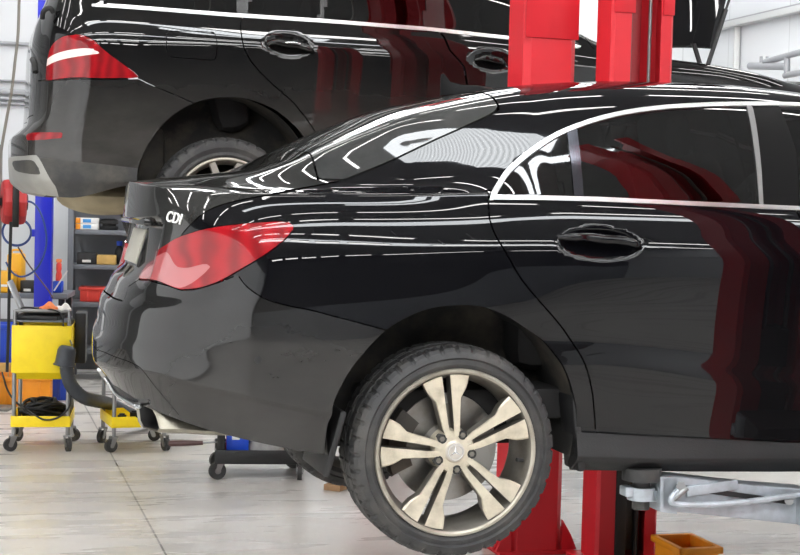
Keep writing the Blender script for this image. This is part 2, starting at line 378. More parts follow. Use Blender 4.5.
class Skin:
    """right half of a car's outer skin as one grid: columns run round the plan outline (u), rows run from the sill over
    the shoulder to the roof's centre line; seams, windows and arches are cut into it along exact outlines"""
    def __init__(s, W, xr, xsr, nr, xf, xsf, nf, levels, roof, profs, du, dv, root, dents=(), sidew=None):
        s.root = root
        ths = np.linspace(PI / 2, 0, 400); rx = xsr - (xsr - xr) * np.sin(ths) ** (2 / nr); ry = W * np.cos(ths).clip(0) ** (2 / nr)
        thf = np.linspace(0, PI / 2, 300); fx = xsf + (xf - xsf) * np.sin(thf) ** (2 / nf); fy = W * np.cos(thf).clip(0) ** (2 / nf)
        x = np.concatenate([rx, np.linspace(xsr, xsf, 200)[1:-1], fx]); y = np.concatenate([ry, np.full(198, W), fy])
        arc = np.concatenate([[0], np.cumsum(np.hypot(np.diff(x), np.diff(y)))]); u = arc - arc[399] + xsr
        us = [u[0]]
        while us[-1] < u[-1] - 1e-6: us.append(min(us[-1] + (du if us[-1] < 1.6 else .05), u[-1]))
        us = np.array(us); X = np.interp(us, u, x); Y = np.interp(us, u, y)
        if sidew is not None: Y = Y * tab(sidew, us)
        tx = np.gradient(X); ty = np.gradient(Y); l = np.hypot(tx, ty); nx, ny = -ty / l, tx / l      # towards +y side outward
        s.us = us; nl = len(levels)
        Z = np.array([tab(L[0], us) for L in levels]); F = np.array([tab(L[1], us) for L in levels])
        v = []; 
        for k in range(nl - 1):
            dist = np.mean(np.hypot(Z[k + 1] - Z[k], F[k + 1] - F[k])); m = max(1, int(round(dist / dv)))
            v += [k + i / m for i in range(m)]
        v = np.array(v + [nl - 1])
        Zs = np.array([pchip(np.arange(nl), Z[:, j], v) for j in range(len(us))]); Fs = np.array([pchip(np.arange(nl), F[:, j], v) for j in range(len(us))])
        PX = X[:, None] - nx[:, None] * Fs; PY = np.maximum(Y[:, None] - ny[:, None] * Fs, 0)
        # over the top
        t = np.linspace(0, 1, 34)[1:] ** 1.15
        xe, ye, ze = PX[:, -1], PY[:, -1], Zs[:, -1]; H = np.maximum(np.array(tab(roof, xe)) - ze, .002)
        pp = np.zeros((len(us), len(t))); qq = np.zeros_like(pp)
        wsum = np.zeros(len(us))
        for (wt, pts) in profs:
            w = np.interp(xe, [a for a, b in wt], [b for a, b in wt]); wsum += w
            k = np.linspace(0, 1, len(pts))
            pp += w[:, None] * pchip(k, [a for a, b in pts], t)[None]; qq += w[:, None] * pchip(k, [b for a, b in pts], t)[None]
        pp /= wsum[:, None]; qq /= wsum[:, None]
        TX = np.repeat(xe[:, None], len(t), 1); TY = ye[:, None] * (1 - pp); TZ = ze[:, None] + H[:, None] * qq
        G = np.stack([np.concatenate([PX, TX], 1), -np.concatenate([PY, TY], 1), np.concatenate([Zs, TZ], 1)], 2)
        U = np.repeat(us[:, None], G.shape[1], 1)
        for (uc, zc, ru, rz, dep, tilt) in dents:
            a = (U - uc); b = (G[:, :, 2] - zc) - tilt * a; r = np.sqrt((a / ru) ** 2 + (b / rz) ** 2)
            k = np.clip(1 - r ** 2.2, 0, 1); G[:, :, 1] += dep * k * (r < 1)
        s.G, s.U = G, U
        dj = np.gradient(G, axis=0); di = np.gradient(G, axis=1); Nn = np.cross(dj, di); ln = np.linalg.norm(Nn, axis=2, keepdims=True)
        Nn = Nn / np.maximum(ln, 1e-9)
        c = np.array([.8, 0, np.mean(G[:, :, 2])]); 
        mid = (G.shape[0] // 2, 12)
        if Nn[mid][1] > 0: Nn = -Nn
        # centre line rows: no sideways lean
        Nn[:, -1, 1] = 0; Nn[:, -1] /= np.maximum(np.linalg.norm(Nn[:, -1], axis=1, keepdims=True), 1e-9)
        s.N = Nn; s.nu, s.nv = G.shape[:2]
        idx = lambda j, i: j * s.nv + i
        vs = [Vector(p) for p in G.reshape(-1, 3)]
        s.quads = [(idx(j, i), idx(j + 1, i), idx(j + 1, i + 1), idx(j, i + 1)) for j in range(s.nu - 1) for i in range(s.nv - 1)]
        s.bvh = BVHTree.FromPolygons(vs, s.quads)
        s.mw = Matrix.Translation(root.location) @ Matrix.Rotation(root.rotation_euler.z, 4, 'Z'); s.mi = s.mw.inverted()
    def hit(s, px, py):
        o = s.mi @ CAM; d = (s.mi.to_3x3() @ ray(px, py)).normalized()
        p, n, f, _ = s.bvh.ray_cast(o, d)
        if p is None:                       # just off the silhouette: nearest point of the skin
            best = None
            for k in range(500):
                r = s.bvh.find_nearest(o + d * (3.0 + k * .02))
                if best is None or r[3] < best[3]: best = r
            p, n, f = best[0], best[1], best[2]
        return p, n, f
    def uz(s, px, py):
        p, n, f = s.hit(px, py)
        j = f // (s.nv - 1); i = f % (s.nv - 1)
        a = Vector((s.G[j, i] + s.G[j, i + 1]) / 2); b = Vector((s.G[j + 1, i] + s.G[j + 1, i + 1]) / 2); e = b - a
        t = min(1, max(0, (p - a).dot(e) / max(e.dot(e), 1e-9)))
        return (s.us[j] * (1 - t) + s.us[j + 1] * t, p.z)
    def line(s, pts): return [s.uz(*p) for p in pts]
    def cut(s, polys):
        """polys: list of (key, outline, [offsets]); afterwards s.faces holds vertex loops and s.dist(key) is per-vertex distance"""
        bm = bmesh.new(); lu = bm.verts.layers.float.new('u'); ln = bm.verts.layers.float_vector.new('n')
        g = s.G.reshape(-1, 3); n = s.N.reshape(-1, 3); uu = s.U.reshape(-1)
        V = []
        for k in range(len(g)):
            v = bm.verts.new(g[k]); v[lu] = uu[k]; v[ln] = Vector(n[k]); V.append(v)
        for q in s.quads: bm.faces.new([V[i] for i in q])
        for key, poly, offs in polys:
            for off in offs:
                vs = list(bm.verts); P = np.array([(v[lu], v.co.z) for v in vs]); d = sdf(P, poly) - off
                d[np.abs(d) < 4e-4] = 0.0
                bm.verts.index_update(); nw = [v for v, x in zip(vs, d) if x == 0.0]
                for e in list(bm.edges):
                    a, b = e.verts; da, db = d[a.index], d[b.index]
                    if da * db < 0:
                        ne, nvx = bmesh.utils.edge_split(e, a, da / (da - db)); nw.append(nvx)
                ns = set(nw)
                fs = set(f for v in nw for f in v.link_faces)
                for f in fs:
                    c = [v for v in f.verts if v in ns]
                    if len(c) < 2: continue
                    k = len(f.verts); L = list(f.verts)
                    if len(c) == 2:
                        i, j = L.index(c[0]), L.index(c[1])
                        if abs(i - j) in (1, k - 1): continue
                        try: bmesh.utils.face_split(f, c[0], c[1])
                        except Exception: pass
                    else:
                        bmesh.ops.connect_verts(bm, verts=c)
        bm.verts.index_update()
        s.co = np.array([v.co[:] for v in bm.verts]); s.nn = np.array([v[ln][:] for v in bm.verts]); s.uu = np.array([v[lu] for v in bm.verts])
        s.nn /= np.maximum(np.linalg.norm(s.nn, axis=1, keepdims=True), 1e-9)
        s.faces = [[v.index for v in f.verts] for f in bm.faces]
        bm.free()
        s.cent = np.array([(np.mean(s.uu[f]), np.mean(s.co[f, 2])) for f in s.faces]); s.c3 = np.array([s.co[f].mean(0) for f in s.faces])
        return {key: sdf(s.cent, poly) for key, poly, offs in polys}
    def part(s, name, sel, mats, parent, sides=(1,), offset=0.0, flange=.014, mi=None, label=None):
        out = []
        sel = np.nonzero(sel)[0]
        if len(sel) == 0: return out
        groups = [sides] if name in ('body_shell', 'boot_lid', 'rear_bumper', 'rear_window', 'hood_panel', 'valance', 'roof_glass', 'tailgate', 'tailgate_glass') else [(k,) for k in sides]
        for grp in groups:
            vs, fs, nn, mis = [], [], [], []
            for sd in grp:
                mp = {}; edges = {}
                for fi in sel:
                    f = s.faces[fi]; L = []
                    for k in f:
                        if k not in mp:
                            mp[k] = len(vs); nv = s.nn[k] * (1, sd, 1); vs.append(s.co[k] * (1, sd, 1) + nv * offset); nn.append(nv)
                        L.append(mp[k])
                    if sd < 0: L = L[::-1]
                    fs.append(L); mis.append(int(mi[fi]) if mi is not None else 0)
                    for a, b in zip(L, L[1:] + L[:1]):
                        if (b, a) in edges: edges.pop((b, a))
                        else: edges[(a, b)] = mis[-1]
                if flange:
                    for (a, b), m_ in edges.items():
                        if abs(vs[a][1]) < 1e-4 and abs(vs[b][1]) < 1e-4: continue
                        pa, pb = vs[a], vs[b]; na, nb = np.array(nn[a]), np.array(nn[b])
                        e = pb - pa; l = np.linalg.norm(e)
                        if l < 1e-7: continue
                        w = np.cross(e / l, na); k0 = len(vs)
                        vs += [pa, pb, pb - nb * flange, pa - na * flange]; nn += [w, w, w, w]
                        fs.append([k0, k0 + 3, k0 + 2, k0 + 1]); mis.append(m_)
            me = bpy.data.meshes.new(name); me.from_pydata([tuple(v) for v in vs], [], fs)
            for m_ in (mats if isinstance(mats, (list, tuple)) else [mats]): me.materials.append(m_)
            me.polygons.foreach_set('material_index', mis); me.shade_smooth(); me.update()
            me.normals_split_custom_set_from_vertices([tuple(v) for v in nn])
            o = link(name, me, parent)
            if label: o['label'] = label
            out.append(o)
        return out
    def point(s, px, py, lift=0.0):
        p, n, f = s.hit(px, py); j = f // (s.nv - 1); i = f % (s.nv - 1); n = Vector(s.N[j, i])
        return p + n * lift, n

# ------------------------------------------------------------------ near car (saloon on the lift)
car = empty('sedan_car', O, YAW, 'glossy black four-door saloon raised on the red lift, nearest the viewer', 'car')
U0 = -1.7
LV = [
 ([(U0, .985), (-1.3, .980), (-1.05, .975), (-.92, .958), (-.76, .928), (-.4, .868), (.0, .82), (.39, .80), (1.2, .775), (2.3, .76), (3.2, .80), (4.6, .85)], [(U0, .07), (-1.0, .03), (-.6, .045), (.39, .075), (4.6, .06)]),
 ([(U0, 1.05), (-1.0, 1.075), (-.7, 1.04), (-.4, .985), (0, .92), (.39, .855), (1.2, .83), (2.3, .81), (4.6, .9)], [(U0, .0), (-.9, .004), (-.4, .016), (.3, .014), (4.6, .02)]),
 ([(U0, 1.062), (-1.0, 1.09), (-.7, 1.055), (-.4, 1.0), (0, .96), (.39, .925), (1.14, .879), (2.3, .82), (4.6, .92)], [(U0, .0), (-.9, .0), (-.4, .008), (.3, .03), (2.3, .03), (4.6, .02)]),
 ([(U0, 1.125), (-1.0, 1.15), (-.7, 1.14), (-.3, 1.12), (.4, 1.135), (1.14, 1.05), (2.3, 1.02), (4.6, 1.05)], [(U0, .0), (-.9, .0), (-.4, .003), (.1, .0), (.5, .008), (1.2, .012), (2.3, .01), (4.6, .01)]),
 ([(U0, 1.15), (-1.0, 1.20), (-.7, 1.20), (-.3, 1.21), (.4, 1.20), (1.14, 1.13), (2.3, 1.08), (4.6, 1.1)], [(U0, .018), (-1.0, .007), (-.8, .0), (-.4, .0), (.5, .014), (1.2, .02), (2.3, .015), (4.6, .01)]),
 ([(U0, 1.255), (-1.0, 1.265), (-.7, 1.28), (-.3, 1.31), (.4, 1.33), (1.14, 1.32), (2.3, 1.28), (4.6, 1.2)], [(U0, .032), (-1.0, .016), (-.7, .001), (-.4, .0), (.5, .006), (1.2, .009), (2.3, .008), (4.6, .01)]),
 ([(U0, 1.30), (-1.0, 1.33), (-.7, 1.37), (-.3, 1.42), (.4, 1.45), (1.14, 1.45), (2.3, 1.42), (3.3, 1.36), (4.6, 1.25)], [(U0, .065), (-1.0, .042), (-.7, .016), (-.4, .006), (.4, .002), (1.2, .002), (4.6, .02)]),
 ([(U0, 1.53), (-1.0, 1.52), (-.7, 1.53), (-.3, 1.545), (.4, 1.555), (1.14, 1.55), (2.3, 1.50), (3.3, 1.42), (4.6, 1.28)], [(U0, .102), (-1.2, .097), (-.9, .068), (-.6, .038), (-.2, .030), (.4, .024), (1.2, .024), (4.6, .04)]),
 ([(U0, 1.552), (-1.2, 1.57), (-1.0, 1.585), (-.7, 1.592), (-.3, 1.603), (.4, 1.61), (1.14, 1.605), (2.3, 1.54), (3.3, 1.45), (4.6, 1.30)], [(U0, .098), (-1.2, .100), (-.9, .09), (-.6, .066), (-.2, .056), (.4, .043), (1.2, .043), (4.6, .06)]),
 ([(U0, 1.655), (-1.2, 1.648), (-1.0, 1.636), (-.7, 1.632), (-.3, 1.640), (.1, 1.648), (1.14, 1.638), (2.0, 1.60), (2.4, 1.575), (3.3, 1.48), (4.6, 1.32)], [(U0, .104), (-1.2, .112), (-1.0, .12), (-.85, .113), (-.6, .098), (-.2, .088), (.1, .068), (.4, .062), (1.2, .062), (4.6, .09)]),
]
ROOF = [(-1.1, 1.66), (-.92, 1.664), (-.79, 1.680), (-.67, 1.695), (-.55, 1.712), (-.45, 1.747), (-.34, 1.808), (-.2, 1.876), (-.066, 1.934), (.05, 1.966), (.26, 2.012), (.485, 2.045),
        (.73, 2.064), (1.1, 2.070), (1.4, 2.055), (1.7, 2.0), (2.0, 1.86), (2.3, 1.70), (2.5, 1.665), (3.0, 1.6), (3.4, 1.5), (3.65, 1.4)]
PA = [(0, 0), (.035, .13), (.08, .29), (.135, .46), (.20, .64), (.275, .80), (.37, .905), (.50, .96), (.72, .99), (1, 1)]
PB = [(0, 0), (.06, .025), (.13, .09), (.19, .26), (.25, .49), (.305, .72), (.345, .835), (.41, .895), (.56, .95), (.77, .985), (1, 1)]
PC = [(0, 0), (.06, .18), (.14, .36), (.25, .54), (.36, .68), (.48, .8), (.6, .88), (.73, .95), (.86, .99), (1, 1)]
PROF = [([(-.7, 0), (-.1, 0), (.3, 1), (1.9, 1), (2.3, 0)], PA), ([(-.75, 0), (-.45, 1), (-.1, 1), (.3, 0)], PB), ([(-.75, 1), (-.45, 0), (1.9, 0), (2.3, 1)], PC)]
sk = Skin(.889, -.998, -.2, 2.7, 3.6, 2.75, 2.6, LV, ROOF, PROF, .016, .014, car, dents=[(.447, 1.505, .135, .047, .024, -.02)])
# recess for the number plate
G = sk.G
def rebuild(s):
    dj = np.gradient(s.G, axis=0); di = np.gradient(s.G, axis=1); n = np.cross(dj, di); n /= np.maximum(np.linalg.norm(n, axis=2, keepdims=True), 1e-9)
    if n[s.nu // 2, 12][1] > 0: n = -n
    n[:, -1, 1] = 0; n[:, -1] /= np.maximum(np.linalg.norm(n[:, -1], axis=1, keepdims=True), 1e-9)
    s.N = n; s.bvh = BVHTree.FromPolygons([Vector(p) for p in s.G.reshape(-1, 3)], s.quads)
def sstep(x, a, b):
    t = np.clip((x - a) / (b - a), 0, 1); return t * t * (3 - 2 * t)
rear = sk.us[:, None] < -.9
k = (1 - sstep(np.abs(G[:, :, 1]), .43, .50)) * sstep(G[:, :, 2], 1.335, 1.40) * (1 - sstep(G[:, :, 2], 1.525, 1.545)) * rear
G[:, :, 0] += .046 * k
rebuild(sk)
px = sk.line
arch = px([(331.5, 416), (334, 401), (348, 373.3), (365.6, 350.6), (385.7, 330.4), (408.4, 316.6), (431, 308.2), (456.4, 305.2), (481.6, 306.5), (505.4, 315.3), (525.6, 328), (543.2, 340.5), (555.8, 354.4), (566, 370.8), (572.2, 388.4), (576, 406), (577, 420), (577, 440)])
rear_low = px([(327.5, 425), (324.5, 450)])
archp = smooth_line(rear_low[::-1] + arch, 4)
archp = [(archp[0][0] + .004, .6)] + archp + [(archp[-1][0] - .004, .6)]
cxr = .0; farch = [(2.70 + (a - .005) * .98, b - .03 if b > .7 else .5) for a, b in archp]
dlo = smooth_line(px([(491, 193), (497, 183), (504, 172.5), (514, 162), (528, 150.5), (543, 140), (560, 130.5), (580, 122.5), (600, 116.2), (620, 111.5), (640, 108.2), (665, 105.3), (692, 103.6), (715, 102.6), (736, 102.2), (765, 102.2), (796, 102.8)]), 3)
dlo += [(1.35, dlo[-1][1] - .004), (1.6, dlo[-1][1] - .035), (1.78, dlo[-1][1] - .09), (1.95, 1.79), (2.08, 1.645), (2.07, 1.605)] + px([(797, 210.6), (700, 206.3), (600, 201.6), (545, 200.3), (489, 199.8)])
qdiv = px([(566.5, 128), (574.5, 203), (584, 204), (576, 122)])
bpil = px([(743, 98), (760, 209), (799, 213)]) + px([(796, 150), (773, 98)])
bstrip = px([(740, 97), (748, 97), (764, 214), (756, 214)])
rdoor = smooth_line(px([(489.3, 196), (488.4, 203), (489.5, 218.2), (494.6, 233.3), (503.4, 248.4), (521, 278.7), (540.7, 302.7), (558.4, 322.9), (571, 340.5), (582.3, 358.2), (588.6, 375.8), (592.4, 393.5), (595, 420), (595.5, 432.8)]), 3)
st = px([(575, 432.4), (595.5, 433), (637, 435.7), (700, 438.5), (793, 443)])
rdoor = rdoor + st[2:] + [(1.19, st[-1][1]), (1.205, 1.2), (1.185, 1.5)] + px([(797, 212), (794.5, 204)]) + [(1.10, 1.66), (.10, 1.66)]
fdoor = [(1.192, st[-1][1]), (1.207, 1.2), (1.187, 1.5), (1.125, 1.64), (1.125, 1.66), (2.05, 1.64), (2.12, 1.55), (2.17, 1.2), (2.15, 1.0), (2.1, .83)]
sill = st + [(1.6, .856), (2.34, .82), (2.34, .6), (.36, .6)]
tail = smooth_line(px([(139, 279), (148, 264), (158, 251), (175, 239.5), (192, 233), (210, 228.3), (232, 225.2), (253, 223.2), (272, 222), (286, 222), (293, 226.5), (291, 233), (281, 243), (267, 253.6), (254, 262), (241, 269.6), (229, 276.5), (218, 282.2), (206, 286.5), (195, 288.9), (181, 289.7), (169, 285.5), (158, 281), (149, 279.5)]), 2, True)
tailpale = smooth_line(px([(141, 279), (148, 267), (159, 256), (168, 252), (173, 260), (178, 267), (190, 268), (205, 264), (211, 267), (200, 278), (188, 286), (178, 288), (165, 283), (152, 279.3)]), 2, True)
tailbar = px([(197, 284), (246, 227), (249, 227), (202, 283)])
seam = smooth_line(px([(386, 330), (360, 323), (335, 316.5), (310, 310), (287, 305.5), (264.4, 298.4), (247, 287), (238, 275)]), 3)
low = px([(218, 283), (195, 289.6), (181, 290.2), (169, 286), (149, 280), (139, 280), (128, 287)])
bump = seam + low + [(-1.25, 1.285), (U0 - .1, 1.28), (U0 - .1, .5), (-.05, .5), (-.05, 1.1)]
lid = smooth_line(px([(343, 180.5), (312, 186.5), (280, 193), (245, 199), (225, 204), (213, 208), (204, 213), (194, 221), (183, 233)]), 3) + px([(170, 256), (150, 272), (139, 280), (128, 287)]) + [(-1.25, 1.285), (U0 - .1, 1.28), (U0 - .1, 1.95), (-.405, 1.95)]
rw = px([(344.5, 180), (360, 174), (384, 164.5), (410, 152), (435, 140), (460, 129), (480, 120), (492, 114)])
rwin = smooth_line(rw, 2) + [(rw[-1][0] + .03, rw[-1][1] + .02), (rw[-1][0] + .03, 2.3), (-.395, 2.3), (-.395, rw[0][1])]
diff = px([(100, 383), (108, 383.5), (118, 387), (132, 396), (140, 404), (128, 402.5), (112, 396.5)])
val = px([(96, 349), (104, 352), (113, 356), (126, 360.5), (138, 366), (145, 373), (151, 381.5), (158, 390), (166, 399), (174, 409), (183, 420)]); val = [(U0 - .1, val[0][1]), (-1.45, val[0][1])] + smooth_line(val, 2) + [(val[-1][0], .5), (U0 - .1, .5)]
g1 = .0026
D = sk.cut([('arch', archp, [0]), ('farch', farch, [0]), ('dlo', dlo, [0, -.0135]), ('qdiv', qdiv, [0]), ('bpil', bpil, [0]), ('bstrip', bstrip, [0]),  ('rdoor', rdoor, [g1, -g1]), ('fdoor', fdoor, [g1, -g1]),
            ('sill', sill, [0]), ('tail', tail, [.002, -.001]), ('tailpale', tailpale, [0]), ('bump', bump, [.0018, -.0018]), ('lid', lid, [.0024, -.0024]), ('rwin', rwin, [.002, -.004]), ('val', val, [.0012, -.0012]), ('diff', diff, [0])])
no = (D['arch'] < 0) | (D['farch'] < 0)
side = sk.cent[:, 0] > .05
dl = (D['dlo'] < 0) & ~no
chrome = dl & (D['dlo'] > -.0135); win = dl & ~chrome
qd = win & (D['qdiv'] < 0); bp = win & (D['bpil'] < 0); pane = win & ~qd & ~bp
rest = ~no & ~dl
ta = rest & (D['tail'] < -.001); rest &= ~(D['tail'] < .002)
rwn = rest & (D['rwin'] < -.004); rwg = rest & (D['rwin'] < .002) & ~rwn; rest &= ~(D['rwin'] < .002)
lidf = rest & (D['lid'] < -.0024); rest &= ~(D['lid'] < .0024)
bum = rest & (D['bump'] < -.0018); rest &= ~(D['bump'] < .0018)
vl = bum & (D['val'] < -.0012); bum &= ~(D['val'] < .0012)
sil = rest & (D['sill'] < 0); rest &= ~sil
rd = rest & (D['rdoor'] < -g1); rest &= ~(D['rdoor'] < g1)
fd = rest & (D['fdoor'] < -g1); rest &= ~(D['fdoor'] < g1)
ws = rest & (sk.c3[:, 0] > 1.62) & (sk.c3[:, 0] < 2.33) & (sk.c3[:, 2] > np.interp(sk.c3[:, 0], [1.6, 2.33], [1.985, 1.665])) & (np.abs(sk.c3[:, 1]) < .66)
rest &= ~ws
B2 = (1, -1)
sk.part('body_shell', rest, M['paint'], car, B2)
bmi = np.where(D['diff'] < 0, 1, 0)
bumper = sk.part('rear_bumper', bum, [M['bumperpaint'], M['plastic']], car, B2, mi=bmi, flange=.03)[0]
sk.part('valance', vl, [M['bumperpaint'], M['plastic']], bumper, B2, mi=bmi, flange=.02)
lid_o = sk.part('boot_lid', lidf, M['lidpaint'], car, B2)[0]
rdo = sk.part('rear_door', rd, M['paint'], car, B2, flange=.02)
fdo = sk.part('front_door', fd, M['paint'], car, B2, flange=.02)
sk.part('sill_panel', sil, M['plastic'], car, B2, flange=.03, label='satin black plastic sill panel')
tls = sk.part('tail_light', ta, [M['lampred'], M['lamppale'], M['lampbar']], car, B2, offset=.004, flange=.02, mi=np.where((D['tailpale'] < 0), 1, 0), label='red tail light with a pale lower lens')
sk.part('rear_window', rwn, M['greyglass'], car, B2, offset=-.001)
sk.part('rear_window', ws, M['glass'], car, B2)
for k_, parent in enumerate(rdo):
    s_ = (B2[k_],)
    sk.part('window_trim', chrome & (sk.cent[:, 0] < 1.128), M['satin'], parent, s_, offset=.003, flange=.016, label='bright metal window trim')
    sk.part('window_divider', qd, M['darkchrome'], parent, s_, offset=.001, flange=.012)
    sk.part('pillar_cover', bp & (sk.cent[:, 0] < 1.125) & (D['bstrip'] > 0), M['pillar'], parent, s_, offset=.0)
    sk.part('window_seal', bp & (D['bstrip'] <= 0), M['seal'], parent, s_, offset=.002)
    sk.part('quarter_window', pane & (sk.cent[:, 0] < np.interp(sk.cent[:, 1], [1.6, 2.0], [.36, .30])), M['glass'], parent, s_, offset=-.003)
    sk.part('door_window', pane & (sk.cent[:, 0] < 1.0) & ~(sk.cent[:, 0] < np.interp(sk.cent[:, 1], [1.6, 2.0], [.36, .30])), M['glass'], parent, s_, offset=-.003)
for k_, parent in enumerate(fdo):
    s_ = (B2[k_],)
    sk.part('window_trim', chrome & (sk.cent[:, 0] > 1.128), M['satin'], parent, s_, offset=.003, flange=.016)
    sk.part('pillar_cover', bp & (sk.cent[:, 0] > 1.125), M['pillar'], parent, s_)
    sk.part('door_window', pane & (sk.cent[:, 0] > 1.0), M['glass'], parent, s_, offset=-.003)

def strip(name, pts, r, m, parent, skin=sk, lift=0, n=8, flat=1, mirror=False):
    bm = BM(); P = [skin.point(*p, lift)[0] for p in pts]
    if mirror: P += [Vector((p.x, -p.y, p.z)) for p in P[::-1]]
    tube(bm, P, r, n, 5, flat=flat); return obj(name, bm, m, parent)
# door handle: bar bridging the cup, with the key cylinder cap at its front
def handle(skin, pts, parent, m, r=.0125, lift=.02, name='door_handle'):
    P = [skin.point(*p, 0) for p in pts]; bm = BM()
    q = [P[0][0] + P[0][1] * -.004] + [p + n * lift for p, n in P[1:-1]] + [P[-1][0] + P[-1][1] * -.004]
    tube(bm, q, r, 12, 6, rads=lambda t: r * (.75 + .5 * math.sin(PI * t)))
    return obj(name, bm, m, parent)
handle(sk, [(559, 237), (568, 236), (582, 238), (600, 240), (620, 243), (634, 246), (640, 247.5)], rdo[0], M['paint'], r=.0125, lift=.030)
bm = BM(); p, n = sk.point(636, 246.5, .012); ball(bm, p, (.013, .008, .012)); obj('lock_cap', bm, M['chrome'], rdo[0])
# badge letters on the boot corner
def text_mesh(body, size, m, parent, p, xdir, ydir, depth=.002, name='badge', align='CENTER'):
    cu = bpy.data.curves.new(name, 'FONT'); cu.body = body; cu.size = size; cu.extrude = depth; cu.align_x = align; cu.align_y = 'CENTER'; cu.offset = .0005; cu.space_character = 1.12
    to = bpy.data.objects.new('t', cu); C.objects.link(to); dg = bpy.context.evaluated_depsgraph_get()
    me = bpy.data.meshes.new_from_object(to.evaluated_get(dg)); bpy.data.objects.remove(to)
    me.materials.clear(); me.materials.append(m); me.name = name
    x = Vector(xdir).normalized(); z = x.cross(Vector(ydir)).normalized(); y = z.cross(x)
    me.transform(Matrix.Translation(p) @ Matrix((x, y, z)).transposed().to_4x4()); return link(name, me, parent)
p, n = sk.point(175, 218.5, .003); p1, _ = sk.point(183, 220.5, .003); x = (p1 - p)
text_mesh('CDI', .046, M['white'], lid_o, p, x, n.cross(x))
# number plate in the recess, its chrome bar and lamp rail
bm = BM(); box(bm, (-.868, 0, 1.452), (.010, .372, .118), .003, Matrix.Rotation(math.radians(16), 3, 'Y')); obj('number_plate', bm, M['plate'], lid_o)
bm = BM(); box(bm, (-.858, 0, 1.450), (.018, .40, .135), .004, Matrix.Rotation(math.radians(16), 3, 'Y')); obj('plate_frame', bm, M['trimblack'], lid_o)
bm = BM(); box(bm, (-.86, 0, 1.535), (.045, .74, .022), .006); obj('lamp_rail', bm, M['trimblack'], lid_o)
strip('chrome_strip', [(97, 385), (103, 391), (112, 396.5), (125, 402), (138, 405.5)], .011, M['satin'], bumper, lift=.002, flat=.6, mirror=True)
# exhaust tips, one each side
for sd in (1, -1):
    bm = BM(); rows = []
    ring0 = [(-.40, .968), (-.43, .975), (-.57, .972), (-.605, .955), (-.635, .922), (-.62, .908), (-.46, .900), (-.425, .915)]
    cy, cz = -.53, .938
    for (dx, k, dz, yo) in ((.10, .78, 0, 0), (.006, .84, 0, 0), (-.002, .93, 0, 0), (.004, 1.0, 0, 0), (.05, 1.01, 0, -.006), (.13, 1.0, -.004, -.03), (.24, .94, -.008, -.06), (.34, .80, -.014, -.09), (.46, .5, -.02, -.11)):
        ring = []
        for (y, z) in ring0:
            yy = cy + (y - cy) * k + yo; zz = cz + (z - cz) * k + dz
            xx = -.90 + .20 * max(0, -y - .40) ** 1.0 + dx; ring.append(bm.verts.new((xx, sd * yy, zz)))
        rows.append(ring)
    for q_, (a, b) in enumerate(zip(rows, rows[1:])):
        for i in range(8): bm.faces.new((a[i], a[(i + 1) % 8], b[(i + 1) % 8], b[i])).material_index = 1 if q_ < 1 else 0
    bm.faces.new(rows[0]).material_index = 1
    bmesh.ops.subdivide_edges(bm, edges=list(bm.edges), cuts=1, smooth=.5, use_grid_fill=True)
    obj('exhaust_tip', bm, [M['exhaust'], M['black']], car, ang=50)
# roof aerial fin
p, n = sk.point(472, 96.5); p = p + Vector((.09, .25, 0)); zr = float(tab(ROOF, p.x)); bm = BM()
F = [(-.085, .0, .028), (-.03, .012, .032), (.03, .018, .030), (.085, .0, .01)]
rows = []
for (xx, hz, wd) in ((-.095, .075, .006), (-.085, .078, .009), (-.06, .045, .016), (-.02, .032, .024), (.04, .026, .026), (.09, .014, .018), (.12, .002, .006)):
    rows.append([bm.verts.new((p.x + xx + .04, y, zr + .004 + xx * .12 + z)) for y, z in ((-wd, 0), (-wd * .85, hz * .55), (-wd * .3, hz), (wd * .3, hz), (wd * .85, hz * .55), (wd, 0))])
for a, b in zip(rows, rows[1:]):
    for i in range(5): bm.faces.new((a[i], a[i + 1], b[i + 1], b[i]))
bm.faces.new(rows[0]); bm.faces.new(rows[-1][::-1]); obj('aerial_fin', bm, M['pillar'], car)
# parking sensor discs on the bumper
for q in ((258, 360),):
    p, n = sk.point(*q, .0015); bm = BM(); cyl(bm, p - n * .004, p, .011, n=20); obj('parking_sensor', bm, M['plastic'], bumper)

# cabin and underside
def underbody(root, x0, x1, w, z, rise=.0, zt=.12, holes=(), m='underside'):
    bm = BM(); box(bm, ((x0 + x1) / 2, 0, z + zt / 2), (x1 - x0, w * 2, zt), .03); return obj('underbody', bm, M[m], root)
bm = BM()
box(bm, (1.35, 0, .86), (1.7, 1.56, .10), .03); box(bm, (-.62, 0, 1.13), (.45, 1.1, .16), .05); box(bm, (0, 0, 1.12), (.8, 1.12, .1), .03); box(bm, (2.75, 0, .93), (1.0, 1.1, .1), .03)
cyl(bm, (-.05, -.62, .88), (-.05, .62, .88), .045, n=16); cyl(bm, (.1, -.3, 1.0), (-.7, -.3, 1.0), .08, n=16)
tube(bm, [(1.8, .1, .84), (1.0, .1, .82), (.4, .15, .84), (-.2, .3, .95), (-.5, .3, .98)], .035)
obj('underbody', bm, M['underside'], car)
bm = BM(); box(bm, (.85, 0, 1.0), (2.2, 1.5, .1), .02); box(bm, (2.1, 0, 1.4), (.35, 1.4, .3), .1); box(bm, (-.1, 0, 1.62), (.5, 1.25, .03), .01)
box(bm, (.5, 0, 1.2), (.5, 1.36, .22), .07); box(bm, (.22, 0, 1.5), (.16, 1.3, .6), .07, Matrix.Rotation(-.42, 3, 'Y'))
obj('rear_bench', bm, M['interior'], car)
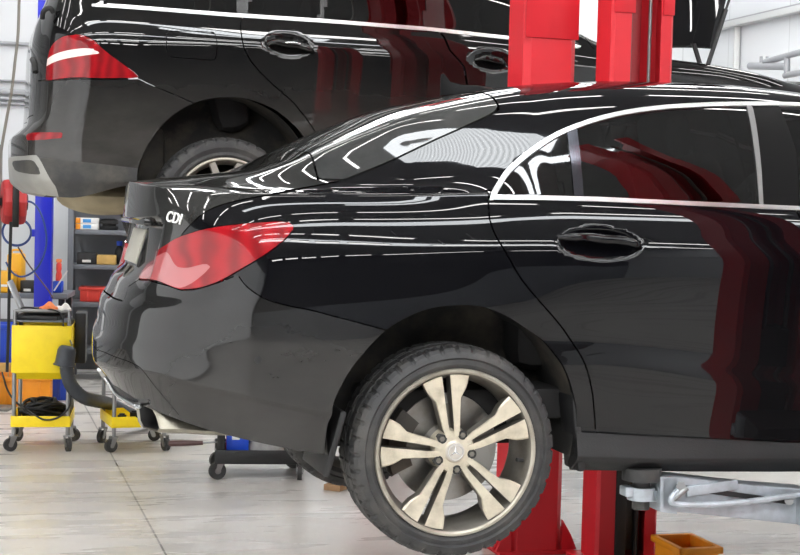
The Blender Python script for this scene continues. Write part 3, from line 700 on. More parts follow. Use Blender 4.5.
for sy in (-1, 1):
    bm = BM(); box(bm, (1.28, sy * .36, 1.16), (.52, .5, .2), .07); box(bm, (1.02, sy * .36, 1.5), (.16, .48, .64), .07, Matrix.Rotation(-.3, 3, 'Y'), seg=3)
    box(bm, (.90, sy * .36, 1.86), (.1, .27, .19), .045, Matrix.Rotation(-.2, 3, 'Y'), seg=3)
    cyl(bm, (.93, sy * .36 - .06, 1.7), (.91, sy * .36 - .06, 1.82), .008); cyl(bm, (.93, sy * .36 + .06, 1.7), (.91, sy * .36 + .06, 1.82), .008)
    obj('front_seat', bm, M['seat'], car)
def liner(root, x, z, r, y0, y1, name='wheel_liner', m='liner', a0=-.25, a1=PI + .25):
    bm = BM()
    lathe(bm, [(r, y0), (r, y1)], 40, 'Y', (x, 0, z), a0=a0, a1=a1)
    c = [bm.verts.new((x + r * math.cos(a0 + (a1 - a0) * i / 40), y1, z + r * math.sin(a0 + (a1 - a0) * i / 40))) for i in range(41)]
    bm.faces.new(c)
    return obj(name, bm, M[m], root)
for x in (.0, 2.70):
    for sy in (-1, 1): liner(car, x, .945 if x < 1 else .915, .392, sy * .845, sy * .57)
# lower plastic guard ahead of the rear wheel and behind it
bm = BM(); box(bm, (.405, -.80, .92), (.03, .12, .24), .01, Matrix.Rotation(-.12, 3, 'Y')); obj('mud_guard', bm, M['plastic'], car)
bm = BM(); box(bm, (.405, .80, .92), (.03, .12, .24), .01, Matrix.Rotation(-.12, 3, 'Y')); obj('mud_guard', bm, M['plastic'], car)

for sy in (-1, 1):
    bm = BM(); box(bm, (-.365, sy * .70, .90), (.02, .30, .20), .006, Matrix.Rotation(.25, 3, 'Y')); obj('splash_shield', bm, M['plastic'], car)

# ------------------------------------------------------------------ wheels
def wheel(root, name, x, z, yo, R, tw, rr, style, label=None, sd=-1):
    """hub centre at x, z; yo = lateral position of the tyre's outer face; outer face looks towards sd * y"""
    o = empty(name, (x, yo, z), 0, parent=root)
    if label: o['label'] = label
    if sd > 0: o.rotation_euler = (0, 0, PI)
    # tyre: outer face at y = 0, going inwards to +y
    bm = BM(); NT = 360
    prof = [(rr - .012, .026), (rr + .004, .012), (rr + .016, .007), (rr + .030, .010), (rr + (R - rr) * .5, .002), (R - .030, .004), (R - .017, .010), (R - .007, .020), (R - .002, .034), (R - .0005, .048),
            (R, .050), (R - .008, .051), (R - .008, .058), (R, .059), (R + .001, tw / 2 - .016), (R - .008, tw / 2 - .015), (R - .008, tw / 2 - .006), (R + .001, tw / 2 - .005)]
    prof += [(r, tw - y) for r, y in prof[::-1]]
    def tread(j, i):
        jj = min(j, len(prof) - 1 - j)
        return -.006 if (i % 9 < 2 and jj in (6, 7, 8, 9, 10)) else (-.004 if (i % 9 == 5 and jj in (8, 9, 13, 14)) else 0)
    lathe(bm, prof, NT, 'Y', mod=tread, closed=True)
    ty = obj('tyre', bm, M['rubber'], o, ang=20)
    # rim barrel
    bm = BM()
    lathe(bm, [(rr - .004, .020), (rr + .003, .012), (rr + .001, .006), (rr - .006, .005), (rr - .012, .010), (rr - .020, .030), (rr - .030, .060), (rr - .034, .10), (rr - .028, .16), (rr - .012, tw - .02), (rr - .002, tw - .012), (rr - .002, tw - .02)], 120, 'Y')
    rim = obj('rim', bm, M['pocket'], o, ang=40)
    bm = BM(); lathe(bm, [(rr - .0115, .0085), (rr - .006, .0035), (rr + .001, .0045), (rr + .0035, .011), (rr - .004, .014)], 120, 'Y', closed=True)
    obj('rim_lip', bm, M['lip'], rim)
    if style == 'twin':
        K = rr / .243
        for k in range(5):
            th = math.radians(99.5 + 72 * k); bm = BM()
            er = Vector((math.cos(th), 0, math.sin(th))); et = Vector((-math.sin(th), 0, math.cos(th)))
            for s_ in (-1, 1):
                face = [(.045, .004), (.085, .0085), (.15, .0105), (.2285, .0125), (.227, .030), (.223, .049), (.2165, .071), (.200, .066), (.182, .059), (.168, .049), (.156, .040), (.12, .034), (.075, .028), (.045, .02)]
                yf = lambda r: .030 - .020 * (r / .24) ** 1.6
                top = [bm.verts.new(er * r * K + et * s_ * t * K + Vector((0, yf(r), 0))) for r, t in face]
                bev = [bm.verts.new(er * (r * K) + et * s_ * ((t - .012) * .90 + .012) * K + Vector((0, yf(r) - .004, 0))) for r, t in face]
                bot = [bm.verts.new(er * r * K + et * s_ * (t * .92 + .001) * K + Vector((0, yf(r) + .045, 0))) for r, t in face]
                f = bm.faces.new(bev); f.material_index = 0; n_ = len(face)
                for i in range(n_):
                    j = (i + 1) % n_
                    bm.faces.new((bev[i], bev[j], top[j], top[i])).material_index = 0
                    bm.faces.new((top[i], top[j], bot[j], bot[i])).material_index = 1
                bm.faces.new(bot).material_index = 1
            # dark web linking the two blades near the hub
            w = [bm.verts.new(er * r * K + et * t * K + Vector((0, .055, 0))) for r, t in ((.04, -.02), (.14, -.012), (.14, .012), (.04, .02))]
            bm.faces.new(w).material_index = 1
            obj('spoke', bm, [M['machined'], M['pocket']], rim, ang=30)
        bm = BM(); lathe(bm, [(.0, .022), (.030, .022), (.034, .026), (.062, .028), (.068, .036), (.072, .08), (.0, .08)], 60, 'Y'); hub = obj('hub', bm, M['machined'], rim)
        bm = BM(); lathe(bm, [(.0, .017), (.024, .017), (.029, .0185), (.031, .024), (.0, .024)], 48, 'Y'); cap = obj('hub_cap', bm, M['silver'], rim)
        bm = BM()
        for k in range(3):       # raised three-pointed star inside a ring
            a = math.radians(90 + 120 * k); d = Vector((math.cos(a), 0, math.sin(a))); t = Vector((-math.sin(a), 0, math.cos(a)))
            v = [bm.verts.new(q) for q in (Vector((0, .0145, 0)), t * .0035 + Vector((0, .017, 0)) - d * .001, d * .0215 + Vector((0, .0165, 0)), -t * .0035 + Vector((0, .017, 0)) - d * .001)]
            bm.faces.new((v[0], v[1], v[2])); bm.faces.new((v[0], v[2], v[3]))
        lathe(bm, [(.0215, .0172), (.022, .0150), (.024, .0150), (.0245, .0172)], 40, 'Y')
        obj('star_emblem', bm, M['chrome'], cap)
        for k in range(5):
            a = math.radians(135.5 + 72 * k); c = Vector((math.cos(a) * .056, 0, math.sin(a) * .056))
            bm = BM(); cyl(bm, c + Vector((0, .0262, 0)), c + Vector((0, .05, 0)), .0145, n=20); cyl(bm, c + Vector((0, .0255, 0)), c + Vector((0, .04, 0)), .0085, n=6, mi=1); obj('wheel_bolt', bm, [M['trimblack'], M['pocket']], rim)
        bm = BM(); a = math.radians(-8); cyl(bm, Vector((math.cos(a), 0, math.sin(a))) * (rr - .028) + Vector((0, .03, 0)), Vector((math.cos(a), 0, math.sin(a))) * (rr - .05) + Vector((0, .025, 0)), .006); obj('valve', bm, M['black'], rim)
    else:
        for k in range(5):
            th = math.radians(90 + 72 * k); er = Vector((math.cos(th), 0, math.sin(th))); et = Vector((-math.sin(th), 0, math.cos(th))); bm = BM()
            for s_ in (-1, 1):
                face = [(.05, .0), (.13, .006), (rr - .012, .062), (rr - .012, .098), (.13, .04), (.05, .03)]
                a_ = [bm.verts.new(er * r + et * s_ * t + Vector((0, .036 - .02 * r / rr, 0))) for r, t in face]; b_ = [bm.verts.new(v.co + Vector((0, .04, 0))) for v in a_]
                bm.faces.new(a_); bm.faces.new(b_[::-1])
                for i in range(6): bm.faces.new((a_[i], b_[i], b_[(i + 1) % 6], a_[(i + 1) % 6]))
            obj('spoke', bm, M['silver'], rim, ang=30)
        bm = BM(); lathe(bm, [(.0, .026), (.032, .026), (.07, .034), (.075, .08), (.0, .08)], 48, 'Y'); obj('hub', bm, M['silver'], rim)
    # brake behind the spokes
    bm = BM(); dr = rr * .66
    lathe(bm, [(.0, .085), (.070, .085), (.075, .118), (dr, .120), (dr + .001, .123), (dr + .001, .128), (dr, .131), (.0, .131)], 72, 'Y'); br = obj('brake_disc', bm, M['disc'], o)
    bm = BM(); a = math.radians(165)
    for i in range(9):
        pass
    lathe(bm, [(dr - .045, .098), (dr + .022, .098), (dr + .026, .104), (dr + .026, .15), (dr - .045, .15)], 16, 'Y', closed=True, a0=math.radians(140), a1=math.radians(205)); obj('brake_caliper', bm, M['caliper'], o)
    return o
WZ = .870
wheel(car, 'rear_wheel', .006, WZ, -.874, .322, .225, .251, 'twin', 'twin-spoke two-tone alloy wheel hanging in the arch')
wheel(car, 'rear_wheel', .095, WZ - .075, .872, .322, .225, .251, 'twin', sd=1)
wheel(car, 'front_wheel', 2.70, WZ - .02, -.872, .322, .225, .251, 'twin'); wheel(car, 'front_wheel', 2.70, WZ - .02, .872, .322, .225, .251, 'twin', sd=1)

# ------------------------------------------------------------------ far car (tall estate on the second lift)
OM = Vector((-1.158, 8.601, 0))
suv = empty('suv_car', OM, YAW, 'big black off-road estate with raised bonnet, lifted higher behind the saloon', 'car')
U1 = -1.85
LM = [
 ([(U1, 1.63), (-1.2, 1.63), (-.8, 1.61), (-.46, 1.68), (0, 1.66), (.45, 1.62), (3, 1.62), (5.4, 1.65)], [(U1, .10), (-1.2, .07), (-.8, .04), (-.4, .03), (.5, .04), (5.4, .06)]),
 ([(U1, 1.70), (-1.2, 1.70), (-.8, 1.705), (-.46, 1.70), (.5, 1.72), (5.4, 1.72)], [(U1, .01), (-.8, .006), (.4, .01), (5.4, .01)]),
 ([(U1, 1.80), (-1.2, 1.81), (-.95, 1.81), (-.46, 1.775), (.5, 1.78), (5.4, 1.80)], [(U1, .0), (-.8, .0), (-.4, .004), (.5, .02), (5.4, .01)]),
 ([(U1, 1.91), (-1.2, 1.91), (-.8, 1.91), (-.4, 1.90), (.5, 1.90), (5.4, 1.90)], [(U1, .0), (-.8, .0), (.5, .012), (5.4, .01)]),
 ([(U1, 1.95), (-1.3, 1.95), (-1.0, 1.96), (-.8, 1.98), (.5, 1.98), (5.4, 1.98)], [(U1, .04), (-1.1, .022), (-.85, .005), (-.4, .0), (.5, .006), (5.4, .01)]),
 ([(U1, 1.99), (-1.1, 2.02), (-.8, 2.05), (.5, 2.05), (5.4, 2.02)], [(U1, .095), (-1.1, .055), (-.85, .012), (-.4, .0), (.5, .004), (5.4, .01)]),
 ([(U1, 2.2), (5.4, 2.15)], [(U1, .10), (-1.1, .07), (-.8, .018), (-.4, .0), (.2, .0), (1.5, .004), (5.4, .02)]),
 ([(U1, 2.38), (-.9, 2.40), (1.5, 2.38), (2.3, 2.36), (3.3, 2.29), (5.4, 2.2)], [(U1, .105), (-1.1, .075), (-.8, .022), (-.4, .004), (.2, .0), (1.5, .0), (5.4, .05)]),
 ([(U1, 2.50), (-.9, 2.49), (1.5, 2.47), (2.2, 2.43), (2.74, 2.41), (3.3, 2.33), (5.4, 2.24)], [(U1, .12), (-1.1, .09), (-.8, .036), (-.4, .018), (.2, .016), (1.5, .016), (5.4, .07)]),
 ([(U1, 2.575), (-.9, 2.572), (-.6, 2.566), (.5, 2.562), (1.5, 2.535), (1.9, 2.50), (2.3, 2.47), (2.74, 2.44), (3.0, 2.41), (3.3, 2.36), (5.4, 2.27)], [(U1, .15), (-1.1, .115), (-.8, .06), (-.4, .045), (1.5, .045), (2.3, .05), (5.4, .1)]),
 ([(U1, 2.82), (1.0, 2.80), (1.5, 2.76), (2.1, 2.52), (2.3, 2.48), (2.74, 2.45), (3.0, 2.42), (3.3, 2.37), (5.4, 2.28)], [(U1, .25), (-1.1, .20), (-.8, .14), (-.4, .12), (1.5, .12), (2.3, .07), (5.4, .11)]),
 ([(U1, 2.99), (.8, 2.99), (1.2, 2.97), (1.6, 2.80), (2.1, 2.53), (2.3, 2.485), (2.74, 2.455), (3.0, 2.425), (3.3, 2.375), (5.4, 2.285)], [(U1, .36), (-1.1, .30), (-.8, .22), (-.4, .20), (1.5, .20), (2.3, .09), (5.4, .12)]),
]
ROOFM = [(-.8, 3.02), (-.5, 3.08), (.9, 3.09), (1.3, 3.04), (1.7, 2.83), (2.1, 2.55), (2.4, 2.49), (2.74, 2.46), (3.0, 2.43), (3.3, 2.38), (3.8, 2.3)]
sm = Skin(.963, -1.06, -.35, 3.6, 3.74, 3.0, 3.0, LM, ROOFM, [([(-2, 1), (9, 1)], PC)], .02, .018, suv, dents=[(.30, 2.425, .13, .052, .022, -.05), (1.41, 2.40, .13, .052, .022, -.05)])
px = sm.line
archm = px([(137, 176), (138, 168), (143, 154), (150.4, 140.4), (165.6, 121.5), (185.8, 106.4), (208.4, 98.8), (231, 97), (251, 99.6), (274, 109), (291.7, 122.8), (300, 131.6), (309, 144)])
am = smooth_line(archm, 4); am = [(am[0][0] + .002, 1.5)] + am + [(am[-1][0] + .03, 1.8), (am[-1][0] + .03, 1.5)]
fam = [(2.915 + (a - .01), b) for a, b in am]
tl = smooth_line(px([(46.5, 80), (47.2, 65), (50.5, 49), (56, 41.5), (63.5, 36.6), (73, 35), (82, 34.8), (92.4, 39.4), (99, 45), (106, 51.3), (116, 59), (126.6, 66.7), (139, 77.2), (122, 78), (102.7, 78.3), (75, 77.6), (60, 79)]), 2, True)
tlw = smooth_line(px([(47.5, 60), (53, 55.5), (62, 52), (75, 49.3), (88, 48.3), (97, 50.5), (100.5, 53.5), (92, 54.5), (78, 56.5), (62, 59.8), (52, 63.5), (47.3, 66)]), 2, True)
refl = px([(26.5, 136), (29, 133), (63.5, 132.4), (62, 138), (44, 139.8), (27, 140.6)])
sm_seam = px([(196, 104), (178, 96), (160, 88.5), (146, 82.5), (139, 78.6)])
bm_poly = sm_seam + px([(122, 79.2), (102.7, 79.6), (75, 79), (60, 80.2)]) + [(-1.16, 2.205), (-1.17, 2.03), (U1 - .1, 2.02), (U1 - .1, 1.4), (0, 1.4), (0, 2.1)]
flap = smooth_line(px([(167, 33), (170, 31.2), (190, 31.2), (208, 32), (215, 34), (217, 45), (216, 57), (212, 60), (190, 58.5), (171, 57), (167.5, 53), (166.5, 43)]), 3, True)
dlm = [(-.665, 2.585), (-.70, 2.578), (-.685, 2.566), (0, 2.553), (.5, 2.551), (1.07, 2.541), (1.5, 2.520), (1.93, 2.492), (1.95, 2.507), (1.62, 2.76), (1.35, 2.90), (1.0, 2.96), (0, 2.965), (-.35, 2.93), (-.55, 2.80)]
rdm = smooth_line(px([(243, 17), (240.5, 25), (243, 44.5), (248, 56), (256.7, 68.4), (275, 86.5), (294, 103), (308, 121), (318, 137), (324, 155)]), 3)
rdm = [(rdm[0][0], 2.97)] + rdm + [(.60, 1.80), (1.27, 1.80), (1.285, 2.2), (1.25, 2.36)] + px([(449, 50), (443, 36)]) + [(1.10, 2.56), (1.06, 2.97)]
fdm = [(1.066, 2.97), (1.106, 2.56)] + [(a + .006, b) for a, b in px([(443, 36), (449, 50)])] + [(1.256, 2.36), (1.291, 2.2), (1.276, 1.80), (2.25, 1.80), (2.3, 2.2), (2.2, 2.45), (2.02, 2.49), (1.7, 2.97)]
clad = px([(40, 157.3), (80, 161.5), (137, 168.2)]); clad = [(-1.75 - .2, 1.80), (-1.2, 1.812)] + clad + [(-.3, clad[-1][1]), (.45, 1.77), (4.9, 1.77), (4.9, 1.3), (-2.1, 1.3)]
skr = smooth_line(px([(12, 162), (20, 160.5), (31, 160), (36, 164), (41, 173), (36, 174.5), (24, 173), (15, 170)]), 2, True)
skid = px([(9, 158), (22, 156), (37, 155), (42, 163), (48, 175), (56, 187)]); skid = [(-2.1, skid[0][1] + .01), (-1.5, skid[0][1] + .01)] + skid + [(skid[-1][0], 1.3), (-2.1, 1.3)]
tg = .003
D = sm.cut([('arch', am, [0]), ('farch', fam, [0]), ('tl', tl, [.002, -.001]), ('tlw', tlw, [0]), ('refl', refl, [0]), ('bump', bm_poly, [.002, -.002]), ('flap', flap, [.002, -.002]),
            ('dlo', dlm, [0, -.02]), ('rd', rdm, [tg, -tg]), ('fd', fdm, [tg, -tg]), ('clad', clad, [0]), ('skid', skid, [0]), ('skr', skr, [0])])
no = (D['arch'] < 0) | (D['farch'] < 0)
rest = ~no; ch = rest & (D['dlo'] < 0)
low = np.interp(sm.cent[:, 0], [-.7, 0, 1.1, 1.93], [2.59, 2.577, 2.567, 2.512])
trim = ch & (D['dlo'] > -.02) & (sm.cent[:, 1] < low); frame = ch & (D['dlo'] > -.02) & ~trim; pane = ch & ~trim & ~frame
rest &= ~ch
uc = sm.cent[:, 0] - (sm.cent[:, 1] - 2.56) * .10
pil = pane & (((uc > .03) & (uc < .10)) | ((uc > .465) & (uc < .50)) | ((uc > 1.04) & (uc < 1.15))); pane &= ~pil
ta = rest & (D['tl'] < -.001); rest &= ~(D['tl'] < .002)
rf = rest & (D['refl'] < 0); rest &= ~rf
bu = rest & (D['bump'] < -.002); rest &= ~(D['bump'] < .002)
fl = rest & (D['flap'] < -.002); rest &= ~(D['flap'] < .002)
rdf = rest & (D['rd'] < -tg) & (D['clad'] > 0); fdf = rest & (D['fd'] < -tg) & (D['clad'] > 0); rest &= ~((np.minimum(D['rd'], D['fd']) < tg) & (D['clad'] > 0))
tgl = rest & (sm.cent[:, 0] < -1.13) & (sm.cent[:, 1] > 2.60) & (sm.cent[:, 1] < 2.96); rest &= ~tgl
wsm = rest & (sm.cent[:, 0] > 1.25) & (sm.cent[:, 0] < 2.2) & (sm.c3[:, 2] > np.interp(sm.c3[:, 0], [1.2, 2.2], [2.99, 2.56])) & (np.abs(sm.c3[:, 1]) < .70); rest &= ~wsm
hood_hole = rest & (sm.c3[:, 0] > 2.2) & (sm.c3[:, 0] < 3.55) & (np.abs(sm.c3[:, 1]) < .74) & (sm.c3[:, 2] > 2.2); rest &= ~hood_hole
mi = np.where(D['skr'] < 0, 1, np.where(D['skid'] < 0, 2, np.where(D['clad'] < 0, 1, 0)))
sm.part('body_shell', rest, [M['paint2'], M['cladding'], M['satin']], suv, B2, mi=np.where(D['clad'] < 0, 1, 0))
mb = sm.part('rear_bumper', bu, [M['paint2'], M['cladding'], M['skid']], suv, B2, mi=mi, flange=.03, label='black bumper with grey lower edge and silver guard')[0]
sm.part('tail_light', ta, [M['lampred'], M['lampwhite']], suv, B2, offset=.004, flange=.02, mi=np.where(D['tlw'] < 0, 1, 0), label='red wraparound tail light with a white band')
sm.part('reflector', rf, M['lampred'], mb, B2, offset=.002, flange=.01)
sm.part('fuel_flap', fl, M['paint2'], suv, (1,), flange=.01)
rdo2 = sm.part('rear_door', rdf, M['paint2'], suv, B2, flange=.02); fdo2 = sm.part('front_door', fdf, M['paint2'], suv, B2, flange=.02)
sm.part('window_trim', trim, M['satin'], suv, B2, offset=.004, flange=.016, label='bright metal strip under the side windows')
sm.part('window_frame', frame | pil, M['trimblack'], suv, B2, offset=.0, flange=.014)
sm.part('side_window', pane, M['glassd'], suv, B2, offset=-.004)
sm.part('tailgate_glass', tgl, M['glassd'], suv, B2, offset=-.003)
sm.part('windscreen', wsm, M['glass'], suv, B2)
handle(sm, [(268, 44), (274, 44.5), (284, 46), (298, 48.5), (308, 51), (313, 52.5)], rdo2[0], M['paint2'], r=.015, lift=.035)
handle(sm, [(476, 59.5), (482, 60), (490, 61.5), (499, 63.5), (505, 65)], fdo2[0], M['paint2'], r=.015, lift=.035)
handle(sm, [(268, 44), (284, 46), (298, 48.5), (313, 52.5)], rdo2[0], M['chrome'], r=.004, lift=.051, name='handle_trim')
# tailgate grip, rear wiper, badge
strip('tailgate_handle', [(33, 60), (35, 64), (36, 72)], .018, M['plastic'], suv, skin=sm)
bm = BM(); P = [sm.point(x, y, .02)[0] for x, y in ((57, 11.5), (52, 11), (46, 12), (43, 16), (42.5, 20))]
q0 = P[0]; tube(bm, [q0 + Vector((0, .02, -.01)), q0 + Vector((-.015, .01, .008)), q0 + Vector((-.035, .02, .005)), q0 + Vector((-.05, .03, -.012)), q0 + Vector((-.052, .05, -.04))], .013, 8, 5)
obj('rear_wiper', bm, M['plastic'], suv)
p, n = sm.point(59, 26, .003); p1, _ = sm.point(66, 25.5, .003)
# lifted bonnet with struts, strut tower cover along the wing
hx, hz = 2.775, 2.56; ang = math.radians(72); d = Vector((math.cos(ang), 0, math.sin(ang))); nn = Vector((math.sin(ang), 0, -math.cos(ang)))
bm = BM(); rows = []
NS = 48
for t in np.linspace(0, 1, 17):
    c = Vector((hx, 0, hz)) + d * (1.05 * t) + nn * (-.03 * math.sin(PI * t)); w = .80 - .06 * t - .10 * t ** 4
    rows.append([(c + Vector((0, w * s_, 0)) - nn * (.15 * (1 - abs(s_) ** 2.4))) for s_ in np.linspace(-1, 1, NS + 1)])
vt = [[bm.verts.new(p) for p in r] for r in rows]; vb = [[bm.verts.new(p + nn * .035) for p in r] for r in rows]
for A, sgn in ((vt, 1), (vb, -1)):
    for a, b in zip(A, A[1:]):
        for i in range(NS): bm.faces.new((a[i], a[i + 1], b[i + 1], b[i]) if sgn > 0 else (a[i], b[i], b[i + 1], a[i + 1]))
for i in range(16):
    bm.faces.new((vt[i][0], vt[i + 1][0], vb[i + 1][0], vb[i][0])); bm.faces.new((vt[i][-1], vb[i][-1], vb[i + 1][-1], vt[i + 1][-1]))
for i in range(NS):
    bm.faces.new((vt[0][i], vb[0][i], vb[0][i + 1], vt[0][i + 1])); bm.faces.new((vt[-1][i], vt[-1][i + 1], vb[-1][i + 1], vb[-1][i]))
hood = obj('bonnet', bm, M['paint'], suv, ang=50)
for sy in (-1, 1):
    bm = BM(); tube(bm, [(hx - .07, sy * .74, hz + .02), (hx - .02, sy * .76, 2.42)], .014, 8); obj('bonnet_hinge', bm, M['black'], suv)
for sy in (-1, 1):
    bm = BM(); a = Vector((hx - .02, sy * .80, 2.42)); b = Vector((hx, sy * .78, hz)) + d * .62 + nn * .03; tube(bm, [a, (a + b) / 2], .014, 8); tube(bm, [(a + b) / 2, b], .008, 8); obj('gas_strut', bm, M['black'], suv)
bm = BM(); box(bm, (2.9, 0, 2.25), (1.2, 1.5, .3), .05); box(bm, (2.7, -.3, 2.42), (.5, .5, .12), .04); obj('engine', bm, M['plastic'], suv)
# underside: floor, far rear tyre, silencer shield
bm = BM(); box(bm, (1.5, 0, 1.68), (2.2, 1.7, .12), .04); box(bm, (-.55, 0, 1.85), (.55, 1.3, .3), .06); cyl(bm, (0, -.72, 1.57), (0, .72, 1.57), .05); box(bm, (0, 0, 1.66), (.5, .8, .16), .05); obj('underbody', bm, M['underside'], suv)
bm = BM(); ball(bm, (-.56, -.30, 1.62), (.26, .42, .10), u=24, v=12); obj('heat_shield', bm, M['beige'], suv)
bm = BM(); box(bm, (.75, 0, 2.0), (1.6, 1.1, .1), .02); box(bm, (.0, 0, 2.35), (.2, 1.4, .75), .08, Matrix.Rotation(-.25, 3, 'Y')); box(bm, (1.0, -.4, 2.4), (.18, .5, .9), .08, Matrix.Rotation(-.25, 3, 'Y')); box(bm, (1.0, .4, 2.4), (.18, .5, .9), .08, Matrix.Rotation(-.25, 3, 'Y')); obj('seats', bm, M['interior'], suv)
for x in (0.0, 2.915):
    for sy in (-1, 1): liner(suv, x, 1.70, .448, sy * .91, sy * .58, a0=-.2, a1=PI + .2)
wheel(suv, 'rear_wheel', 0, 1.572, -.925, .369, .255, .262, 'five', 'silver alloy wheel with a dusty tyre'); wheel(suv, 'rear_wheel', 0, 1.572, .925, .369, .255, .262, 'five', sd=1)
wheel(suv, 'front_wheel', 2.915, 1.572, -.925, .369, .255, .262, 'five'); wheel(suv, 'front_wheel', 2.915, 1.572, .925, .369, .255, .262, 'five', sd=1)

# ------------------------------------------------------------------ hall: floor, walls, roof
A0, A1, B0, B1, H = -9.0, 6.1, -13.0, 9.3, 5.6
def slab(name, a0, a1, b0, b1, z0, z1, m, kind='structure'):
    bm = BM(); box(bm, (0, 0, 0), (a1 - a0, b1 - b0, z1 - z0), 0)
    o = obj(name, bm, m, None, hall((a0 + a1) / 2, (b0 + b1) / 2, (z0 + z1) / 2), YAW, smooth=False); o['kind'] = kind; return o
bm = BM(); box(bm, ((A0 + A1) / 2, (B0 + B1) / 2, -.1), (A1 - A0 + .4, B1 - B0 + .4, .2), 0); fo = obj('floor', bm, M['floor'], None, O, YAW, smooth=False); fo['kind'] = 'structure'
slab('ceiling', A0 - .2, A1 + .2, B0 - .2, B1 + .2, H, H + .15, M['ceil'])
def wall(name, c, ln, rz, m=None):
    bm = BM(); box(bm, (0, 0, H / 2), (ln, .15, H), 0); o = obj(name, bm, m or M['wall'], None, c, rz, smooth=False); o['kind'] = 'structure'; return o
wall('wall_back', hall((A0 + A1) / 2, B1 + .075), A1 - A0, YAW)
wall('wall_right', hall(A1 + .075, (B0 + B1) / 2), B1 - B0 + .3, YAW + PI / 2)
wall('wall_left', hall(A0 - .075, (B0 + B1) / 2), B1 - B0 + .3, YAW + PI / 2, M['walldark'])
wall('wall_front', hall((A0 + A1) / 2, B0 - .075), A1 - A0, YAW, M['wallgrey'])
# dark roller shutter put in unseen to grey the bumper's reflections, light dado added opposite to lift the door reflections
bm = BM()
for k in range(40): box(bm, (0, 0, .05 + k * .1), (6.6, .03, .094), .012, seg=1)
o = obj('added_shutter_1', bm, M['added_shutter'], None, hall(-5.1, B1 - .03), YAW); o['kind'] = 'structure'
bm = BM(); box(bm, (0, 0, .43), (A1 - A0, .03, .86), .004); o = obj('reflect_band_front', bm, M['reflect_band'], None, hall((A0 + A1) / 2, B0 + .02), YAW); o['kind'] = 'structure'
# rails along the walls
def rail(name, p0, p1, w, h, m=None, k='structure'):
    p0, p1 = Vector(p0), Vector(p1); e = p1 - p0; bm = BM(); box(bm, (0, 0, 0), (e.length, w, h), .004)
    o = obj(name, bm, m or M['conduit'], None, (p0 + p1) / 2, math.atan2(e.y, e.x)); o.rotation_euler[1] = -math.atan2(e.z, math.hypot(e.x, e.y)); o['kind'] = k; return o
n_ = 0
for py, h in ((43.5, .03), (81, .018), (92, .05), (99, .03), (104, .02)):
    z = atb(15, py, B1 - .03).z; n_ += 1
    rail(f'trim_{n_}', hall(-1.78, B1 - .03, z), hall(-.6, B1 - .03, z), .05, h)
def onright(px_, py_, off=.04):
    d = ray(px_, py_); t = (A1 - off - (CAM - O).dot(AX)) / d.dot(AX); return CAM + d * t
z1 = onright(760, 18.5).z
rail('trim_6', hall(A1 - .06, B0, z1), hall(A1 - .06, B1, z1), .10, .06, M['girt']); rail('trim_7', hall(A1 - .03, B0, z1 + .045), hall(A1 - .03, B1, z1 + .045), .04, .03, M['conduit'])
p = onright(737, 40); rail('trim_8', Vector((p.x, p.y, 0)), Vector((p.x, p.y, z1)), .04, .06, M['girt'])

# roof lights and battens
def rooflight(k, a0, a1, b0, b1):
    bm = BM(); box(bm, (0, 0, 0), (a1 - a0, b1 - b0, .02), 0); o = obj(f'window_{k}', bm, M['skylight'], None, hall((a0 + a1) / 2, (b0 + b1) / 2, H - .012), YAW, smooth=False); o['kind'] = 'structure'
RL = [(-8.0, 5.5, -6.2, -5.75), (-4.0, 1.6, -1.95, -1.65), (-1.0, 5.5, 6.1, 6.45), (-8.0, 5.5, -10.2, -9.6), (.1, 2.2, -2.36, -2.12)]
for k, r in enumerate(RL): rooflight(k + 1, *r)
for k, (b0, b1) in enumerate(((-12.5, 6.0),)):      # daylight from the left, given by an unseen glowing panel added there
    bm = BM(); box(bm, (0, 0, 0), (.02, b1 - b0, 4.6), 0); o = obj(f'window_{k + 6}', bm, M['daylight'], None, hall(A0 + .012, (b0 + b1) / 2, 2.35), YAW, smooth=False); o['kind'] = 'structure'
bt = empty('ceiling_light', (0, 0, 0), YAW, 'white linear strip light hung under the workshop roof', 'ceiling light', 'strip lights in rows under the roof')
bm = BM(); box(bm, (0, 0, .03), (1.5, .12, .05), .01); box(bm, (-.6, 0, .33), (.01, .01, .56), 0); box(bm, (.6, 0, .33), (.01, .01, .56), 0); obj('housing', bm, M['white'], bt)
bm = BM(); box(bm, (0, 0, -.01), (1.44, .07, .04), .01); obj('diffuser', bm, M['tube'], bt)
first = True
for b in (-11.6, -8.6, -7.4, -4.6, -3.4, -.7, .7, 2.3, 4.0, 5.4, 6.9, 8.1):
    for a in (-6.6, -4.7, -2.8, -.9, 1.0, 2.9, 4.8):
        if b > 6 and a < 1: continue  # unseen far-corner lamps are added to brighten the right wall
        o = bt if first else copy_tree(bt); first = False; o.location = hall(a, b, H - .62)

